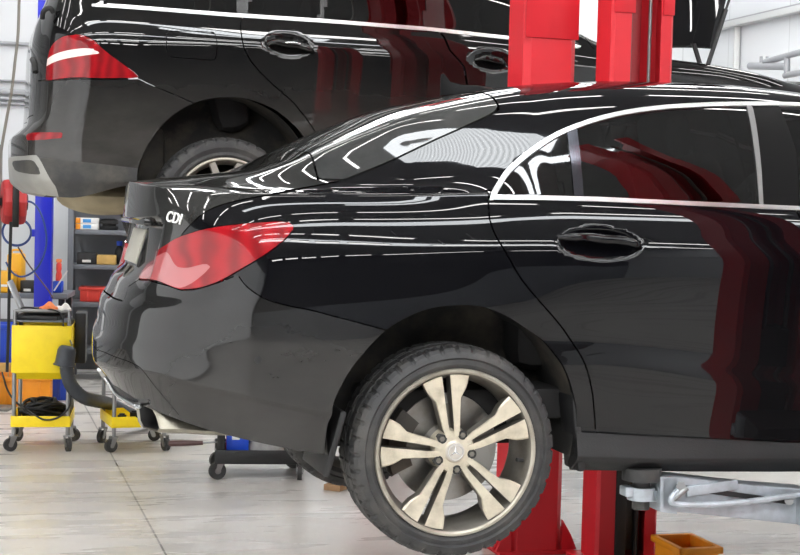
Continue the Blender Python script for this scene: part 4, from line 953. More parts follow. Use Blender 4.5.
# ------------------------------------------------------------------ lifts
def column(name, a, b, w, dep, hgt, face, label, lips=(.09, .06), t=.012, open_=True, rods=True, flare=True, group=None, m='red'):
    """C-section lift post; face=-1: open towards -b, +1: open towards +b"""
    o = empty(name, hall(a, b), YAW + (0 if face < 0 else PI), label, 'lift post', group)
    bm = BM(); d = dep
    sec = [(-w / 2 + lips[0], 0), (-w / 2 + .015, 0), (-w / 2, .015), (-w / 2, d - .03), (-w / 2 + .03, d), (w / 2 - .03, d), (w / 2, d - .03), (w / 2, .015), (w / 2 - .015, 0), (w / 2 - lips[1], 0)]
    inn = [(x, y) for x, y in [(-w / 2 + lips[0], t), (-w / 2 + t + .006, t), (-w / 2 + t, .02), (-w / 2 + t, d - .036), (-w / 2 + .036, d - t), (w / 2 - .036, d - t), (w / 2 - t, d - .036), (w / 2 - t, .02), (w / 2 - t - .006, t), (w / 2 - lips[1], t)]]
    ring = sec + inn[::-1]
    prism(bm, [(x, y, 0) for x, y in ring], (0, 0, hgt)); obj('channel', bm, M[m], o, ang=25)
    if rods:
        bm = BM(); cyl(bm, (-w / 2 + lips[0] + .02, .06, .05), (-w / 2 + lips[0] + .02, .06, hgt - .05), .009, n=10); obj('hose_line', bm, M['greycable'], o)
        bm = BM(); cyl(bm, (w / 2 - lips[1] - .035, .045, .05), (w / 2 - lips[1] - .035, .045, hgt - .05), .008, n=10); obj('wire_rope', bm, M['steel'], o)
        bm = BM(); box(bm, (.0, d * .62, hgt / 2), (.07, .06, hgt - .3), .01); obj('ram', bm, M['redrail'], o)
    bm = BM(); box(bm, (0, d / 2, .01), (w + .12, d + .03, .02), .004); obj('base_plate', bm, M[m], o)
    if flare:
        for sx in (-1, 1):
            for yy in (.03, d - .05):
                bm = BM(); prism(bm, [(sx * w / 2, yy, .02), (sx * (w / 2 + .075), yy, .02), (sx * (w / 2 + .06), yy, .05), (sx * w / 2, yy, .13)], (0, .012, 0)); obj('gusset', bm, M[m], o)
            bm = BM(); cyl(bm, (sx * (w / 2 + .05), d / 2, .02), (sx * (w / 2 + .05), d / 2, .045), .014, n=6); obj('anchor_bolt', bm, M['steel'], o)
    return o
# the saloon's far post, open side towards the car
pf = column('lift_post', 1.50, 1.13, .305, .2, 4.0, -1, 'open-fronted red lift post directly behind the saloon, grey rods inside it', lips=(.095, .065), flare=False)
bm = BM(); zb = atb(620, 5.5, 1.13).z
bm.free()
for x in (-.085, .122):
    bm = BM(); cyl(bm, (x, -.006, zb), (x, .004, zb), .012, n=12); obj('cover_bolt', bm, M['galv'], pf)
for x, w_ in ((-.095, .105), (.121, .058)):
    bm = BM(); box(bm, (x, -.003, zb + .25), (w_, .008, .56), .003); obj('cover_plate', bm, M['red'], pf)
# carriage of the far post and its arms under the car
cr = bm = BM(); box(bm, (.0, .085, .55), (.13, .1, 1.0), .01); box(bm, (-.035, .03, .45), (.055, .08, .9), .01); cyl(bm, (.055, .03, .0), (.055, .03, .74), .012, n=10); box(bm, (0, -.06, .70), (.30, .16, .10), .01)
obj('carriage', bm, M['black'], pf)
def arm(root, p0, p1, w0=.10, h=.10, m='galv', pad_h=.06, top=.80):
    """swing arm from its pivot p0 to the pad at p1, in hall coordinates relative to root"""
    p0, p1 = Vector(p0), Vector(p1); e = p1 - p0; L = e.length; r = Matrix.Rotation(math.atan2(e.y, e.x), 3, 'Z'); x = r @ Vector((1, 0, 0)); y = r @ Vector((0, 1, 0)); up = Vector((0, 0, 1))
    bm = BM(); box(bm, p0 + x * L * .40, (L * .80, w0, h), .006, r); cyl(bm, p0 - up * (h / 2 + .02), p0 + up * (h / 2 + .02), .05, n=24)
    A = obj('swing_arm', bm, M[m], root)
    return A, r, x, y
P0 = hall(0, 0)
# near post (beyond the right edge of the picture) with the galvanised front arm that reaches under the sill
pn = column('lift_post', 1.40, -1.42, .325, .2, 4.0, 1, 'red lift post on the near side of the saloon carrying the galvanised arm', lips=(.09, .09), rods=True)
bm = BM(); box(bm, (0, .08, .62), (.12, .1, 1.0), .01); box(bm, (0, -.07, .70), (.30, .18, .12), .01); obj('carriage', bm, M['black'], pn)
inv = (Matrix.Translation(pn.location) @ Matrix.Rotation(pn.rotation_euler.z, 4, 'Z')).inverted()
def W(px_, py_, b): return inv @ atb(px_, py_, b)
bA = -.86
def quadbar(bm, pts, thick):
    """four measured corners on the plane b=bA, given thickness across the hall"""
    P = [W(x, y, bA) for x, y in pts]; v = inv.to_3x3() @ (BX * thick); prism(bm, P, v)
bm = BM(); quadbar(bm, [(662, 478), (662, 510.5), (812, 526), (812, 490), (752, 485.5), (676, 477)], .10); a1 = W(812, 508, bA + .05)
bmesh.ops.bevel(bm, geom=list(bm.edges), offset=.004, segments=2, affect='EDGES')
e0 = W(800, 505, bA + .05); e1 = Vector((0.12, -.03, e0.z)); e = e1 - e0
box(bm, (e0 + e1) / 2, (e.length + .06, .10, .105), .006, Matrix.Rotation(math.atan2(e.y, e.x), 3, 'Z')); cyl(bm, e1 - Vector((0, 0, .09)), e1 + Vector((0, 0, .09)), .045, n=24)
sw = obj('swing_arm', bm, M['galv'], pn)
bm = BM(); quadbar(bm, [(660.5, 477), (660.5, 512), (677, 514), (677, 477.5)], .118); box(bm, (W(712, 488, bA - .006)), (.18, .01, .032), .003, Matrix.Rotation(.1, 3, 'Y')); obj('arm_sleeve', bm, M['galv'], pn)
bm = BM(); quadbar(bm, [(676, 484), (676, 489), (790, 504.5), (790, 499.5)], -.006); obj('arm_slot', bm, M['black'], pn)
bm = BM(); tube(bm, [W(681, 488, bA - .015), W(672, 497, bA - .03), W(673, 503, bA - .03), W(690, 505, bA - .03), W(730, 503.5, bA - .03), W(775, 498, bA - .03), W(812, 492, bA - .03)], .010, 10); obj('arm_handle', bm, M['galv'], pn)
bm = BM(); cyl(bm, W(681, 486.5, bA - .03), W(681, 486.5, bA), .016, n=6); cyl(bm, W(687, 488, bA - .03), W(673, 500, bA - .03), .009, n=10); obj('lock_pin', bm, M['steel'], pn)
bm = BM(); cyl(bm, W(789, 501, bA - .03), W(789, 501, bA), .014, n=10); obj('lock_pin', bm, M['steel'], pn)
# ring at the arm's end, screw and rubber pad under the sill
bm = BM(); c = W(641, 493, bA + .05)
lathe(bm, [(.030, -.02), (.044, -.02), (.044, .02), (.030, .02)], 32, 'Z', c, closed=True)
q = W(660, 496, bA + .05); box(bm, (c + q) / 2 + (q - c) * .18, ((q - c).length * .62, .045, .035), .004, Matrix.Rotation(math.atan2((q - c).y, (q - c).x), 3, 'Z'))
box(bm, c - (q - c).normalized() * .05, (.03, .05, .03), .004); obj('pad_ring', bm, M['galv'], pn)
bm = BM(); zs = .796; cyl(bm, c - Vector((0, 0, .05)), (c.x, c.y, zs - .03), .028, n=24); cyl(bm, (c.x, c.y, zs - .034), (c.x, c.y, zs + .006), .062, n=28); obj('lift_pad', bm, M['rubber'], pn)
# far arms of the saloon's lift
for (xa, xb, yb) in ((-.05, -1.05, -.42), (.05, .9, -.45)):
    bm = BM(); p0 = Vector((xa, -.10, .70)); p1 = Vector((xb, yb, .70)); e = p1 - p0
    box(bm, (p0 + p1) / 2, (e.length, .09, .08), .006, Matrix.Rotation(math.atan2(e.y, e.x), 3, 'Z')); cyl(bm, p1, p1 + Vector((0, 0, .10)), .04, n=20); obj('swing_arm', bm, M['galv'], pf)
# estate's near post, closed back towards us
pm = column('lift_post', 1.150, 1.60, .255, .24, 4.2, 1, 'smooth-backed red lift post with flared foot, left of the open-fronted post', lips=(.09, .09), rods=False)
zb = atb(545, 38, 1.35).z
bm = BM(); box(bm, (0, .242, zb + .75), (.261, .012, 1.5), .003); obj('cover_plate', bm, M['red'], pm)
for sx in (-1, 1):
    bm = BM(); prism(bm, [(sx * .127, .24, .02), (sx * .20, .24, .02), (sx * .17, .24, .09), (sx * .127, .24, .16)], (0, -.02, 0)); obj('foot_flare', bm, M['red'], pm)
bm = BM(); box(bm, (0, .08, 1.2), (.14, .12, 1.0), .01); box(bm, (0, -.08, 1.40), (.30, .20, .14), .01); obj('carriage', bm, M['black'], pm)
for (xa, xb, yb) in ((-.05, -.75, -1.12), (.05, .75, -1.12)):
    bm = BM(); p0 = Vector((xa, -.10, 1.42)); p1 = Vector((xb, yb, 1.42)); e = p1 - p0
    box(bm, (p0 + p1) / 2, (e.length, .09, .09), .006, Matrix.Rotation(math.atan2(e.y, e.x), 3, 'Z')); cyl(bm, p1, p1 + Vector((0, 0, .20)), .04, n=20); obj('swing_arm', bm, M['galv'], pm)
pz = column('lift_post', 1.46, 5.0, .34, .30, 4.2, -1, 'red lift post on the far side of the raised estate car', lips=(.09, .09), rods=False)
bm = BM(); box(bm, (0, .08, 1.2), (.14, .12, 1.0), .01); box(bm, (0, -.08, 1.40), (.30, .20, .14), .01); obj('carriage', bm, M['black'], pz)

# ------------------------------------------------------------------ trolleys and loose gear
def castor(bm_w, bm_f, x, y, r=.042, turn=0.0):
    c = Vector((x, y, r)); d = Vector((math.cos(turn), math.sin(turn), 0)); s_ = Vector((-d.y, d.x, 0)); off = -d * .02
    cyl(bm_w, c + off - s_ * .013, c + off + s_ * .013, r, n=24); cyl(bm_f, c + off - s_ * .019, c + off + s_ * .019, r * .36, n=12)
    for k in (-1, 1): prism(bm_f, [c + off + s_ * k * .018 + d * .014, c + off + s_ * k * .018 - d * .014, c + s_ * k * .018 - d * .022 + Vector((0, 0, r + .012)), c + s_ * k * .018 + d * .02 + Vector((0, 0, r + .012))], s_ * k * .004)
    box(bm_f, c + Vector((0, 0, r + .014)), (.052, .052, .006), .001); cyl(bm_f, c + Vector((0, 0, r + .014)), c + Vector((0, 0, r + .04)), .011, n=10)
def trolley(p, rz, w, d, label, tray=(.155, .225), box_z=(.50, .82), top=.90, m='yellow', legm='steel', notch=False, legs_to=None):
    o = empty('tool_trolley', p, rz, label, 'trolley'); lt = legs_to or top
    for i, (sx, sy) in enumerate(((-1, -1), (1, -1), (1, 1), (-1, 1))):
        x, y = sx * w / 2, sy * d / 2
        bm = BM(); cyl(bm, (x, y, .095), (x, y, lt - .03), .0135, n=14); obj('leg', bm, M[legm], o)
        bw, bf = BM(), BM(); castor(bw, bf, x, y, turn=[.4, 1.9, 2.6, .9][i]); c = obj('castor', bf, M['steel'], o); obj('castor_wheel', bw, M['rubber'], c)
    for k, (z0, z1, nm) in enumerate(((tray[0], tray[1], 'lower_tray'), (box_z[0], box_z[1], 'upper_box'))):
        bm = BM(); ww, dd = w + .03, d + .03
        box(bm, (0, 0, z0 + .006), (ww, dd, .012), .002); h = z1 - z0
        if notch and k == 0:
            for sy in (-1, 1): prism(bm, [(-ww / 2, sy * dd / 2, z0), (ww / 2, sy * dd / 2, z0), (ww / 2, sy * dd / 2, z0 + h * .5), (ww * .05, sy * dd / 2, z0 + h * .5), (-ww * .08, sy * dd / 2, z1), (-ww / 2, sy * dd / 2, z1)], (0, -sy * .006, 0))
        else:
            for sy in (-1, 1): box(bm, (0, sy * (dd / 2), z0 + h / 2), (ww, .006, h), .002)
        for sx in (-1, 1): box(bm, (sx * (ww / 2), 0, z0 + h / 2), (.006, dd, h), .002)
        if k: prism(bm, [(-ww / 2 + .01, -dd / 2 - .002, z0), (ww / 2 - .01, -dd / 2 - .002, z0), (ww / 2 - .02, -dd / 2 + .05, z0 - .045), (-ww / 2 + .02, -dd / 2 + .05, z0 - .045)], (0, .01, 0))
        obj(nm, bm, M[m], o)
    return o
p1_ = ground(39, 451); p1_ = Vector((p1_.x - .025, p1_.y + .21, 0))
t1 = trolley(p1_, math.radians(9), .335, .42, 'yellow tool trolley with a laptop and orange cloth on top, at left', box_z=(.50, .80), legs_to=.84)
bm = BM(); tube(bm, [(-.167, -.21, .81), (-.167, -.20, .875), (-.14, -.195, .89), (.14, -.195, .89), (.167, -.20, .875), (.167, -.21, .81)], .011, 10, 4); obj('handle', bm, M['steel'], t1)
bm = BM(); box(bm, (0, 0, .825), (.33, .41, .012), .002); obj('top_plate', bm, M['shelf'], t1)
bm = BM(); box(bm, (-.02, -.02, .845), (.28, .34, .03), .008); box(bm, (.02, .02, .87), (.26, .28, .014), .005); o = obj('diagnostic_case', bm, M['black'], None, p1_, math.radians(2)); tag(o, 'flat black case lying under the laptop on the yellow trolley', 'case')
lp = empty('laptop', p1_ + Vector((-.05, .0, .878)), math.radians(99), 'open laptop seen edge-on on top of the yellow trolley', 'laptop')
bm = BM(); box(bm, (0, 0, .008), (.30, .21, .014), .004); obj('keyboard_base', bm, M['black'], lp)
bm = BM(); box(bm, (0, .135, .10), (.28, .012, .20), .004, Matrix.Rotation(math.radians(-24), 3, 'X')); obj('screen', bm, M['satin'], lp)
def cloth(name, c, s, m, label, seedv, amp=.025):
    rs = random.Random(seedv); bm = BM(); t = bmesh.new(); bmesh.ops.create_icosphere(t, subdivisions=4, radius=1)
    ph = [rs.uniform(0, 6) for _ in range(6)]
    for v in t.verts:
        k = 1 + .16 * math.sin(4 * v.co.x + ph[0]) * math.cos(4 * v.co.y + ph[1]) + .05 * math.sin(11 * v.co.y + ph[2] + 3 * v.co.z)
        z = (max(v.co.z, -.5) + .5) * .8
        v.co = Vector((v.co.x * s[0] * k, v.co.y * s[1] * k, z * s[2] * (1 + .22 * math.sin(5 * v.co.x + ph[3]))))
    for v in t.verts: v.co.z = max(v.co.z, 0)
    merge(bm, t); o = obj(name, bm, m, None, c, ang=60); tag(o, label, 'cloth'); return o
cloth('cleaning_cloth', p1_ + Vector((.06, -.14, .884)), (.06, .05, .045), M['cloth'], 'crumpled orange cloth beside the laptop on the yellow trolley', 1)
cloth('work_glove', p1_ + Vector((.15, -.12, .884)), (.045, .06, .04), M['whitecloth'], 'white and orange work glove at the trolley corner', 2)
bm = BM(); tube(bm, [p1_ + Vector(q) for q in ((-.15, -.215, .80), (-.1, -.2, .905), (.02, -.18, .90), (.10, -.2, .90), (.16, -.215, .87), (.17, -.22, .80))], .005, 8); o = obj('charging_lead', bm, M['cable']); tag(o, 'thin black lead trailing over the yellow trolley rim', 'cable')
# coiled black cable in the lower tray, loop hanging out in front
bm = BM(); rs = random.Random(3)
for k in range(22):
    a, b = .15 - .022 * (k % 6), .175 - .026 * (k % 6); zc = .185 + .0045 * k; ph = rs.uniform(0, 6); pts = []
    for i in range(19):
        t = 2 * PI * i / 18; pts.append(p1_ + Vector((a * math.cos(t) * (1 - .006 * k) + .0, b * math.sin(t) * (1 - .008 * k), zc + .025 * math.sin(2 * t + ph))))
    tube(bm, pts, .011, 8, 2)
o = obj('cable_coil', bm, M['cable']); tag(o, 'heap of coiled black cable in the lower tray of the yellow trolley', 'cable')
bm = BM(); dp = (p1_ - CAM).dot(_f) - .24
tube(bm, [at(2, 372, dp), at(8, 391, dp), at(18, 404, dp), at(32, 413, dp), at(42, 419, dp), at(52, 419.5, dp), at(62, 415, dp), at(69, 407, dp), at(71, 395, dp), at(72, 383, dp), at(69, 372, dp)], .006, 8); o = obj('hanging_lead', bm, M['cable']); tag(o, 'thin black lead looping in front of the trolley tray', 'cable')

p2_ = (ground(110, 451) + ground(155, 441.5)) / 2; p2_.z = 0
g1_, g2_ = ground(110, 451), ground(163, 451); rz2 = math.atan2((g2_ - g1_).y, (g2_ - g1_).x) + math.radians(12)
t2 = trolley(p2_, rz2, .325, .40, 'yellow trolley half hidden behind the saloon bumper', notch=True, box_z=(.44, .50), legs_to=.80)
bm = BM(); box(bm, (0, 0, .77), (.35, .43, .06), .004); obj('top_tray', bm, M['yellow'], t2)
bm = BM(); tube(bm, [(-.163, -.2, .77), (-.163, -.195, .86), (-.14, -.19, .875), (.14, -.19, .875), (.163, -.195, .86), (.163, -.2, .77)], .011, 10, 4); obj('handle', bm, M['steel'], t2)
def on_t2(x, y, z): return p2_ + Matrix.Rotation(rz2, 3, 'Z') @ Vector((x, y, z))
bm = BM(); box(bm, (0, 0, .12), (.07, .22, .24), .008); box(bm, (0, -.112, .17), (.05, .006, .08), .002); o = obj('battery_tester', bm, M['plastic'], None, on_t2(-.12, .05, .503), rz2); tag(o, 'dark grey upright box on the middle shelf of the half-hidden trolley', 'tester')
bm = BM(); box(bm, (0, 0, .03), (.09, .12, .055), .01); o = obj('grease_tin', bm, M['green'], None, on_t2(-.11, -.10, .80), rz2); tag(o, 'dark green tin on top of the half-hidden yellow trolley', 'tin')
bm = BM(); cyl(bm, (0, 0, 0), (0, 0, .05), .05, .045, 24); cyl(bm, (0, 0, .05), (0, 0, .058), .052, .05, 24); o = obj('blue_tub', bm, M['blueplastic'], None, on_t2(-.11, -.10, .858), rz2); tag(o, 'small bright blue tub on top of the green tin', 'tub')
cloth('dark_rag', on_t2(-.02, .06, .80), (.12, .10, .05), M['black'], 'dark rag heaped on the half-hidden yellow trolley', 5)
for k, (x, y) in enumerate(((-.09, -.08), (.0, -.02), (.08, .06))):
    bm = BM(); cyl(bm, (0, 0, 0), (0, 0, .05 + .01 * k), .028, n=20); cyl(bm, (0, 0, .05 + .01 * k), (0, 0, .06 + .01 * k), .018, n=16); o = obj('spray_can', bm, M['black'], None, on_t2(x, y, .168), rz2)
    tag(o, ['squat black can at the near end of the notched yellow tray', 'middle black can in the notched yellow tray', 'taller black can at the far end of the notched yellow tray'][k], 'can')
bm = BM(); box(bm, (.225, .12, .70), (.07, .20, .33), .008); box(bm, (.185, .12, .78), (.03, .10, .03), .004); obj('side_bin', bm, M['black'], t1)
# exhaust extraction hose with its rubber funnel
dh = (p1_ - CAM).dot(_f) - .27
eh = empty('exhaust_hose', at(66, 366, dh), 0, 'grey exhaust extraction hose with a rubber funnel hooked on the yellow trolley', 'hose'); e0_ = eh.location
bm = BM(); ax = Vector((.03, 0, -.16)); c0 = at(67.5, 346, dh) - e0_; c1 = at(64.5, 365, dh) - e0_
xx = (c1 - c0).normalized()
prof = [(.0, 0), (.038, .0), (.052, .012), (.058, .03), (.061, .10), (.066, .118), (.071, .12), (.071, .128), (.05, .128), (.0, .128)]
x_, y_ = frame_of(xx); rings = [[bm.verts.new(c0 + xx * h + (x_ * math.cos(2 * PI * i / 28) + y_ * math.sin(2 * PI * i / 28)) * r) for i in range(28)] for r, h in prof[1:-1]]
for a, b in zip(rings, rings[1:]):
    for i in range(28): bm.faces.new((a[i], a[(i + 1) % 28], b[(i + 1) % 28], b[i]))
bm.faces.new(rings[0]); bm.faces.new(rings[-1]); obj('funnel', bm, M['hose'], eh)
bm = BM(); tube(bm, [q - e0_ for q in (at(66, 362, dh), at(67, 372, dh), at(70, 383, dh + .02), at(77, 392.5, dh + .05), at(86, 398.5, dh + .1), at(97, 401, dh + .25), at(110, 404, dh + .5), at(130, 414, dh + .8), at(150, 424, dh + 1.1))], .042, 16, 8, rads=lambda t: .042 + .0016 * (int(t * 72) % 2)); obj('flexible_hose', bm, M['hose'], eh)
bm = BM(); tube(bm, [q - e0_ for q in (at(72, 345, dh), at(70, 340, dh + .05), at(68, 338, dh + .1))], .006, 8); obj('hook', bm, M['steel'], eh)

# black service cart under the estate
pc = (ground(216, 480) + ground(300, 479)) / 2; pc = Vector((pc.x - .008, pc.y + .2, 0)); rzc = math.radians(7)
cart = empty('service_cart', pc, rzc, 'black two-tier service cart seen below the saloon bumper', 'cart')
for i, (sx, sy) in enumerate(((-1, -1), (1, -1), (1, 1), (-1, 1))):
    x, y = sx * .235, sy * .19
    bm = BM(); box(bm, (x, y, .48), (.045, .035, .80), .006); obj('leg', bm, M['black'], cart)
    bw, bf = BM(), BM(); castor(bw, bf, x + (.0 if sx < 0 else -.01), y, r=.05, turn=[.3, 1.5, .2, .4][i]); c = obj('castor', bf, M['steel'], cart); obj('castor_wheel', bw, M['rubber'], c)
for z0, h, nm in ((.092, .082, 'lower_tray'), (.80, .08, 'upper_tray')):
    bm = BM(); box(bm, (0, 0, z0 + .008), (.53, .43, .016), .004)
    for sy in (-1, 1): box(bm, (0, sy * .215, z0 + h / 2), (.54, .012, h), .005)
    for sx in (-1, 1): box(bm, (sx * .265, 0, z0 + h / 2), (.012, .43, h), .005)
    obj(nm, bm, M['plastic'], cart)
def on_cart(x, y, z): return pc + Matrix.Rotation(rzc, 3, 'Z') @ Vector((x, y, z))
fb = empty('filter_box', on_cart(-.14, -.06, .110), rzc, 'blue carton with a white mark in the lower tray of the black cart', 'box')
bm = BM(); box(bm, (0, 0, .085), (.13, .18, .17), .003); obj('carton', bm, M['blueplastic'], fb)
bm = BM(); box(bm, (-.01, -.0905, .125), (.045, .002, .022), .0005); obj('label', bm, M['white'], fb)
bm = BM(); box(bm, (-.066, -.06, .085), (.002, .05, .168), .0005); obj('side_band', bm, M['redplastic'], fb)
cloth('grey_rag', on_cart(.03, -.05, .110), (.11, .10, .11), M['greyrag'], 'pale grey rag bundled beside the blue carton on the cart', 8)
bm = BM(); cyl(bm, (0, 0, 0), (0, 0, .10), .03, .028, 20); cyl(bm, (0, 0, .10), (0, 0, .12), .016, n=14); o = obj('oil_bottle', bm, M['amber'], None, on_cart(.17, -.16, .110)); tag(o, 'small yellow bottle at the right end of the black cart tray', 'bottle')
dd_ = (on_cart(-.25, -.1, 0) - CAM).dot(_f)
sd_ = empty('screwdriver', at(203, 443, dd_), 0, 'long screwdriver with dark brown handle sticking out of the black cart', 'screwdriver'); e0_ = sd_.location
bm = BM(); tube(bm, [at(169, 443.5, dd_) - e0_, at(172, 443.4, dd_) - e0_, at(186, 443.1, dd_) - e0_, at(197, 443, dd_) - e0_, at(203, 442.8, dd_) - e0_], .016, 12, 5, rads=lambda t: .018 * (.72 + .28 * math.sin(PI * min(1, t * 1.1 + .1)))); obj('handle', bm, M['brown'], sd_)
bm = BM(); cyl(bm, at(202, 442.9, dd_) - e0_, at(232, 441.5, dd_ + .03) - e0_, .005, n=10); obj('shaft', bm, M['steel'], sd_)
wb = ground(335, 491); bm = BM(); box(bm, (0, 0, .017), (.105, .14, .034), .003); o = obj('wood_block', bm, M['wood'], None, Vector((wb.x + .01, wb.y + .06, 0)), math.radians(-24)); tag(o, 'small block of wood lying on the floor behind the saloon wheel', 'block')

# ------------------------------------------------------------------ left background: bench, shelves, blue post, reel, crates
# orange crates
def crate(name, p, rz, s, m, label, group=None):
    o = empty(name, p, rz, label, 'crate', group); w, d, h = s; t = .012; bm = BM()
    box(bm, (0, 0, t / 2), (w - .04, d - .04, t), .002)
    for sx in (-1, 1): box(bm, (sx * (w / 2 - .01), 0, h / 2), (t, d - .02, h), .004)
    for sy in (-1, 1): box(bm, (0, sy * (d / 2 - .01), h / 2), (w - .02, t, h), .004)
    obj('body', bm, M[m], o); bm = BM()
    for sx in (-1, 1): box(bm, (sx * (w / 2), 0, h - .015), (.02, d + .02, .03), .005)
    for sy in (-1, 1): box(bm, (0, sy * (d / 2), h - .015), (w + .02, .02, .03), .005)
    obj('rim', bm, M[m], o)
    for k in (-1, 0, 1):
        bm = BM(); box(bm, (k * w * .3, -d / 2 + .002, h * .45), (.014, .012, h * .8), .003); obj('rib', bm, M[m], o)
    return o
g = ground(20, 408); dcr = (g - CAM).dot(_f)
crate('storage_crate', Vector((g.x - .03, g.y + .25, 0)), math.radians(10), (.42, .36, .23), 'orange', 'orange crate on the floor under a smaller orange crate')
crate('storage_crate', Vector((g.x + .045, g.y + .27, .232)), math.radians(18), (.28, .32, .13), 'orange', 'smaller orange crate stacked on another behind the yellow trolley')
crate('storage_crate', Vector((g.x + .08, g.y + .58, 0)), math.radians(5), (.34, .19, .28), 'blueplastic', 'blue crate on the floor behind the orange crates')
crate('storage_crate', Vector((g.x - .34, g.y + .55, .30)), math.radians(5), (.34, .3, .30), 'blueplastic', 'blue crate at the far left edge behind the yellow trolley')
bm = BM(); box(bm, (0, 0, .15), (.36, .32, .30), .01); box(bm, (0, -.165, .15), (.28, .02, .2), .006); o = obj('wooden_stand', bm, M['card'], None, Vector((g.x - .34, g.y + .55, 0)), math.radians(5)); tag(o, 'low brown stand under the blue crate at far left', 'stand')
g = ground(692, 575); crate('storage_crate', Vector((at(692, 579, 6.55).x, at(692, 579, 6.55).y + .15, 0)), YAW, (.19, .28, .15), 'orange', 'orange crate on the floor at the foot of the open red post')
# workbench
DB = 12.4
def plan(px_, depth): q = at(px_, 200, depth); return Vector((q.x, q.y, 0))
c = plan(14, DB); zb_ = at(14, 293, DB).z
wbn = empty('workbench', c, math.radians(6), 'grey workbench behind the left trolley', 'bench')
bm = BM(); box(bm, (-.2, .25, zb_ - .022), (1.3, .6, .044), .004); obj('top', bm, M['shelf'], wbn)
for sx in (-.8, .4):
    for sy in (.0, .5): bm = BM(); box(bm, (sx, sy, (zb_ - .044) / 2), (.05, .05, zb_ - .044), .004); obj('leg', bm, M['black'], wbn)
bm = BM(); box(bm, (-.2, .28, zb_ / 2 - .08), (1.14, .4, zb_ - .35), .005); obj('drawer_block', bm, M['black'], wbn)
def on_b(px_, dz=.25): q = at(px_, 293, DB + dz); return Vector((q.x, q.y, zb_))
ppm = FPX / DB
ob = empty('tool_case', on_b(16), math.radians(4), 'tall amber tool case standing on the bench behind the reel cable', 'case')
bm = BM(); box(bm, (0, 0, .16), (.125, .2, .32), .02); obj('body', bm, M['amber'], ob); bm = BM(); tube(bm, [(-.04, 0, .31), (-.035, 0, .345), (.035, 0, .345), (.04, 0, .31)], .009, 8, 4); obj('handle', bm, M['amber'], ob)
ob = empty('tool_case', on_b(3, .05), math.radians(4), 'low amber case in front of the tall one at the left edge', 'case')
bm = BM(); box(bm, (0, 0, .09), (.20, .16, .18), .02); obj('body', bm, M['amber'], ob); bm = BM(); box(bm, (.02, -.082, .06), (.06, .004, .02), .001); obj('label', bm, M['white'], ob)
ob = empty('small_parts_box', on_b(29, .15), 0, 'small black box with a white label on the bench left of the blue post', 'box')
bm = BM(); box(bm, (0, 0, .05), (.12, .12, .10), .004); obj('body', bm, M['black'], ob); bm = BM(); box(bm, (0, -.0615, .022), (.06, .003, .022), .0005); obj('label', bm, M['white'], ob)
# orange bottle and others on the bench right of the blue post
o = empty('spray_bottle', on_b(58.5, .2) + Vector((0, 0, .10)), 0, 'orange spray bottle on the stack right of the blue post', 'bottle')
bm = BM(); lathe(bm, [(.0, 0), (.024, 0), (.026, .01), (.025, .05), (.020, .075), (.024, .10), (.022, .14), (.012, .155), (.0, .155)], 20); obj('body', bm, M['redplastic'], o); bm = BM(); box(bm, (0, 0, .168), (.045, .025, .03), .006); obj('trigger_head', bm, M['cloth'], o)
bm = BM(); box(bm, (0, 0, .05), (.075, .08, .096), .006); o = obj('blue_can', bm, M['blueplastic'], None, on_b(58, .2)); tag(o, 'dark blue tin on the bench under the orange spray bottle', 'tin')
bm = BM(); tube(bm, [on_b(54, .1) + Vector((0, 0, .02)), on_b(60, .1) + Vector((0, 0, .10)), on_b(67, .1) + Vector((0, 0, .19))], .006, 8, 4); o = obj('brush_handle', bm, M['whitecloth']); tag(o, 'pale stick leaning across the bench beside the shelf', 'stick')
# blue post
q = plan(44.5, 12.2); bp_ = empty('support_post', q, math.radians(5), 'bright blue steel post beside the grey shelving', 'post')
bm = BM(); box(bm, (0, 0, 1.6), (.132, .12, 3.2), .004); obj('upright', bm, M['blue'], bp_); bm = BM(); box(bm, (0, 0, .008), (.26, .24, .016), .003); obj('base_plate', bm, M['blue'], bp_)
bm = BM(); box(bm, (-.085, 0, at(34, 233, 12.2).z), (.05, .03, .06), .004); obj('bracket', bm, M['blue'], bp_)
# shelving unit
DS = 13.2; cl = plan(69, DS); rzs = math.radians(7)
sh = empty('shelving_unit', cl, rzs, 'grey steel shelving against the back wall, left of the saloon', 'shelving')
SW, SD = 1.15, .45
for i, (x, y) in enumerate(((0, 0), (SW, 0), (SW, SD), (0, SD))):
    bm = BM(); sx = 1 if x == 0 else -1; box(bm, (x, y, 1.05), (.006, .05, 2.1), .001); box(bm, (x + sx * .024, y - (.024 if y == 0 else -.024) * 1, 1.05), (.05, .005, 2.1), .001); obj('upright', bm, M['shelf'], sh)
for zz_ in (.28, at(90, 303, DS).z, at(90, 265, DS).z, at(90, 230, DS).z, 1.75):
    bm = BM(); box(bm, (SW / 2, SD / 2, zz_ - .02), (SW - .01, SD, .042), .004); obj('shelf_board', bm, M['shelf'], sh)
for zz_ in (at(90, 303, DS).z, at(90, 265, DS).z):
    bm = BM(); prism(bm, [(.035, SD - .02, zz_ + .02), (.035, SD - .02, zz_ + .20), (.14, SD - .02, zz_ + .02)], (0, .003, 0)); obj('gusset', bm, M['shelf'], sh)
bm = BM(); box(bm, (SW / 2, SD + .01, 1.05), (SW, .004, 2.0), 0); obj('back_sheet', bm, M['shelf'], sh)
def on_s(px_, py_, dy=.10):
    q = at(px_, py_, DS); R_ = Matrix.Rotation(rzs, 3, 'Z'); l = R_.inverted() @ (Vector((q.x, q.y, 0)) - cl); return cl + R_ @ Vector((l.x, dy, 0)), q.z
zs1, zs2, zs3 = at(90, 230, DS).z + .003, at(90, 265, DS).z + .003, at(90, 303, DS).z + .003
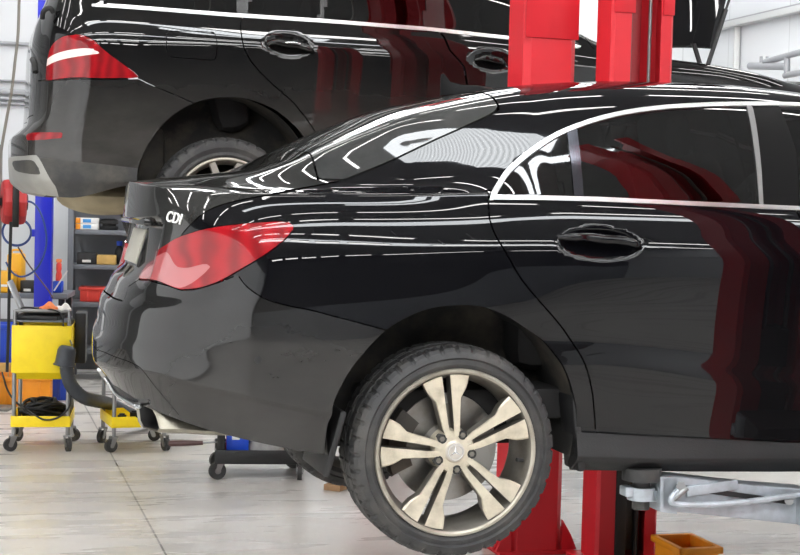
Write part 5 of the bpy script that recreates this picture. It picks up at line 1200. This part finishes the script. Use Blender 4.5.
for k, (py_, dz) in enumerate(((226, .0), (220, .052))):
    p, _ = on_s(86.5, py_); o = empty('filter_carton', Vector((p.x, p.y, zs1 + dz)), rzs, ['orange and white carton with blue print, lower of the pair on the shelf', 'orange and white carton with blue print, upper of the pair on the shelf'][k], 'box')
    bm = BM(); box(bm, (0, 0, .025), (.195, .16, .049), .002); obj('carton', bm, M['white'], o); bm = BM(); box(bm, (-.078, -.0815, .025), (.042, .003, .047), .0005); obj('end_band', bm, M['orange'], o); bm = BM(); box(bm, (.0, -.0815, .025), (.07, .003, .03), .0005); obj('printed_panel', bm, M['labelblue'], o)
p, _ = on_s(108, 224); bm = BM(); lathe(bm, [(.0, 0), (.075, 0), (.08, .01), (.08, .03), (.06, .035), (.06, .05), (.082, .055), (.082, .085), (.05, .1), (.0, .1)], 28); o = obj('drain_pan', bm, M['black'], None, Vector((p.x, p.y, zs1)), rzs); tag(o, 'round black pan beside the cartons on the top visible shelf', 'pan')
p, _ = on_s(86, 258); o = empty('parts_box', Vector((p.x, p.y, zs2)), rzs, 'black box with a white label on the middle shelf', 'box'); bm = BM(); box(bm, (0, 0, .05), (.17, .16, .10), .006); obj('body', bm, M['black'], o); bm = BM(); box(bm, (0, -.0815, .028), (.075, .003, .022), .0005); obj('label', bm, M['white'], o)
p, _ = on_s(105.5, 258); bm = BM(); box(bm, (0, 0, .042), (.165, .15, .084), .003); o = obj('cardboard_box', bm, M['card'], None, Vector((p.x, p.y, zs2)), rzs); tag(o, 'small tan cardboard box on the middle shelf', 'box')
p, _ = on_s(117, 250, .25); o = empty('fluid_bottle', Vector((p.x, p.y, zs2)), rzs, 'dark bottle with a blue cap behind the tan box', 'bottle'); bm = BM(); lathe(bm, [(.0, 0), (.04, 0), (.045, .01), (.045, .12), (.02, .16), (.02, .17), (.0, .17)], 20); obj('body', bm, M['black'], o); bm = BM(); cyl(bm, (0, 0, .165), (0, 0, .205), .026, n=20); obj('cap', bm, M['blueplastic'], o)
p, _ = on_s(97, 292); crate('parts_bin', Vector((p.x, p.y + .06, zs3)), rzs, (.34, .2, .13), 'redplastic', 'red plastic bin on the low shelf beside the saloon')
# hose reel on a slim pole with a hanging cable
DR = 11.2; pr = plan(-2, DR + .1)
pole = empty('cable_pole', pr, 0, 'slim grey-brown pole at the left edge carrying the red reel', 'pole'); bm = BM(); box(bm, (0, 0, 1.0), (.05, .05, 2.0), .005); obj('tube', bm, M['greycable'], pole); bm = BM(); box(bm, (0, 0, .01), (.25, .25, .02), .003); obj('base_plate', bm, M['greycable'], pole)
rc = at(13.5, 202, DR); reel = empty('hose_reel', rc, math.radians(20), 'red hose reel with a black bracket at the left edge', 'reel')
bm = BM(); R_ = .175
lathe(bm, [(.05, -.085), (R_ * .86, -.085), (R_ * .97, -.07), (R_, -.05), (R_, .05), (R_ * .97, .07), (R_ * .86, .085), (.05, .085)], 10, 'X'); obj('casing', bm, M['reelred'], reel, smooth=False)
bm = BM(); box(bm, (0, -.172, .0), (.048, .02, .36), .01); box(bm, (0, -.09, .175), (.048, .18, .02), .006); box(bm, (0, -.09, -.175), (.048, .18, .02), .006); obj('bracket', bm, M['black'], reel)
bm = BM(); box(bm, (-.14, .03, 0), (.12, .05, .06), .01); obj('mount', bm, M['black'], reel)
bm = BM(); cyl(bm, (.085, -.02, .0), (.10, -.02, 0), .06, n=20); obj('hub', bm, M['black'], reel)
d_ = DR - .2
bm = BM(); tube(bm, [at(x, y, d_) for x, y in ((19.5, -20), (19, 5), (18, 35), (15, 62), (11.5, 92), (6, 122), (1, 152), (-2, 178))], .011, 8); o = obj('overhead_cable', bm, M['greycable']); tag(o, 'long grey cable hanging down from the roof at left', 'cable')
bm = BM(); tube(bm, [at(11, 222, d_ - .02), at(10.5, 240, d_), at(9.5, 270, d_), at(9, 300, d_), at(8.5, 330, d_), at(7, 372, d_)], .012, 8); o = obj('reel_cable', bm, M['cable']); tag(o, 'black cable running straight down from the red reel', 'cable')
bm = BM(); tube(bm, [at(x, y, DR - .1) for x, y in ((25, 201.5), (31, 202), (37, 207), (43, 219), (46.5, 238), (44, 255), (37, 268), (28, 275), (19, 276.5), (11, 271), (6, 262))], .0075, 8); o = obj('air_hose', bm, M['bluehose']); tag(o, 'blue air hose arcing out of the red reel', 'hose')
bm = BM(); pts = []
for i in range(40):
    t = i / 39 * 2 * 2 * PI; k = i / 39; pts.append(at(17 + (13.5 + 1.5 * k) * math.sin(t), 232 + (12.5 + 2 * k) * -math.cos(t), DR + .0 + .02 * k))
tube(bm, pts, .0058, 8, 3); o = obj('coiled_hose', bm, M['bluehose']); tag(o, 'dark blue hose coiled in loops under the red reel', 'hose')
bm = BM(); tube(bm, [at(x, y, DR + .3) for x, y in ((18, 247), (27, 262), (38, 277), (48, 290), (53, 298))], .006, 8); o = obj('thin_hose', bm, M['brown']); tag(o, 'thin reddish hose slanting across the blue post', 'hose')
# boom on the right wall
q = [onright(x, y, .35) for x, y in ((750, 66), (787, 66.5), (787, 58), (787, 75), (765, 62), (815, 48), (785, 75.5), (815, 70))]
bo = empty('wall_boom', q[0], 0, 'grey steel boom bracket on the right wall', 'bracket'); L0 = q[0]
bm = BM(); cyl(bm, q[0] - L0, q[1] - L0, .035, n=14); obj('beam', bm, M['conduit'], bo); bm = BM(); cyl(bm, q[2] - L0, q[3] - L0, .03, n=12); obj('upright', bm, M['conduit'], bo)
bm = BM(); cyl(bm, q[4] - L0, q[5] - L0, .03, n=12); cyl(bm, q[6] - L0, q[7] - L0, .03, n=12); obj('rail', bm, M['conduit'], bo)
bm = BM()
for x in (761, 767): a = onright(x, 64, .35) - L0; cyl(bm, a, a + Vector((0, 0, .07)), .016, n=8)
obj('clamp_bolt', bm, M['conduit'], bo)

# ------------------------------------------------------------------ world, view
w = bpy.data.worlds.new('World'); bpy.context.scene.world = w; w.use_nodes = True
w.node_tree.nodes['Background'].inputs['Color'].default_value = (.8, .85, .9, 1); w.node_tree.nodes['Background'].inputs['Strength'].default_value = .3
sc = bpy.context.scene
sc.view_settings.view_transform = 'Standard'; sc.view_settings.look = 'None'; sc.view_settings.gamma = 1; sc.view_settings.use_curve_mapping = False
sc.view_settings.exposure = 1.15
sc.cycles.use_denoising = True; sc.cycles.max_bounces = 8; sc.cycles.diffuse_bounces = 4; sc.cycles.glossy_bounces = 5; sc.cycles.transparent_max_bounces = 12
sc.cycles.sample_clamp_indirect = 6; sc.cycles.caustics_reflective = False; sc.cycles.caustics_refractive = False
bpy.context.view_layer.update()
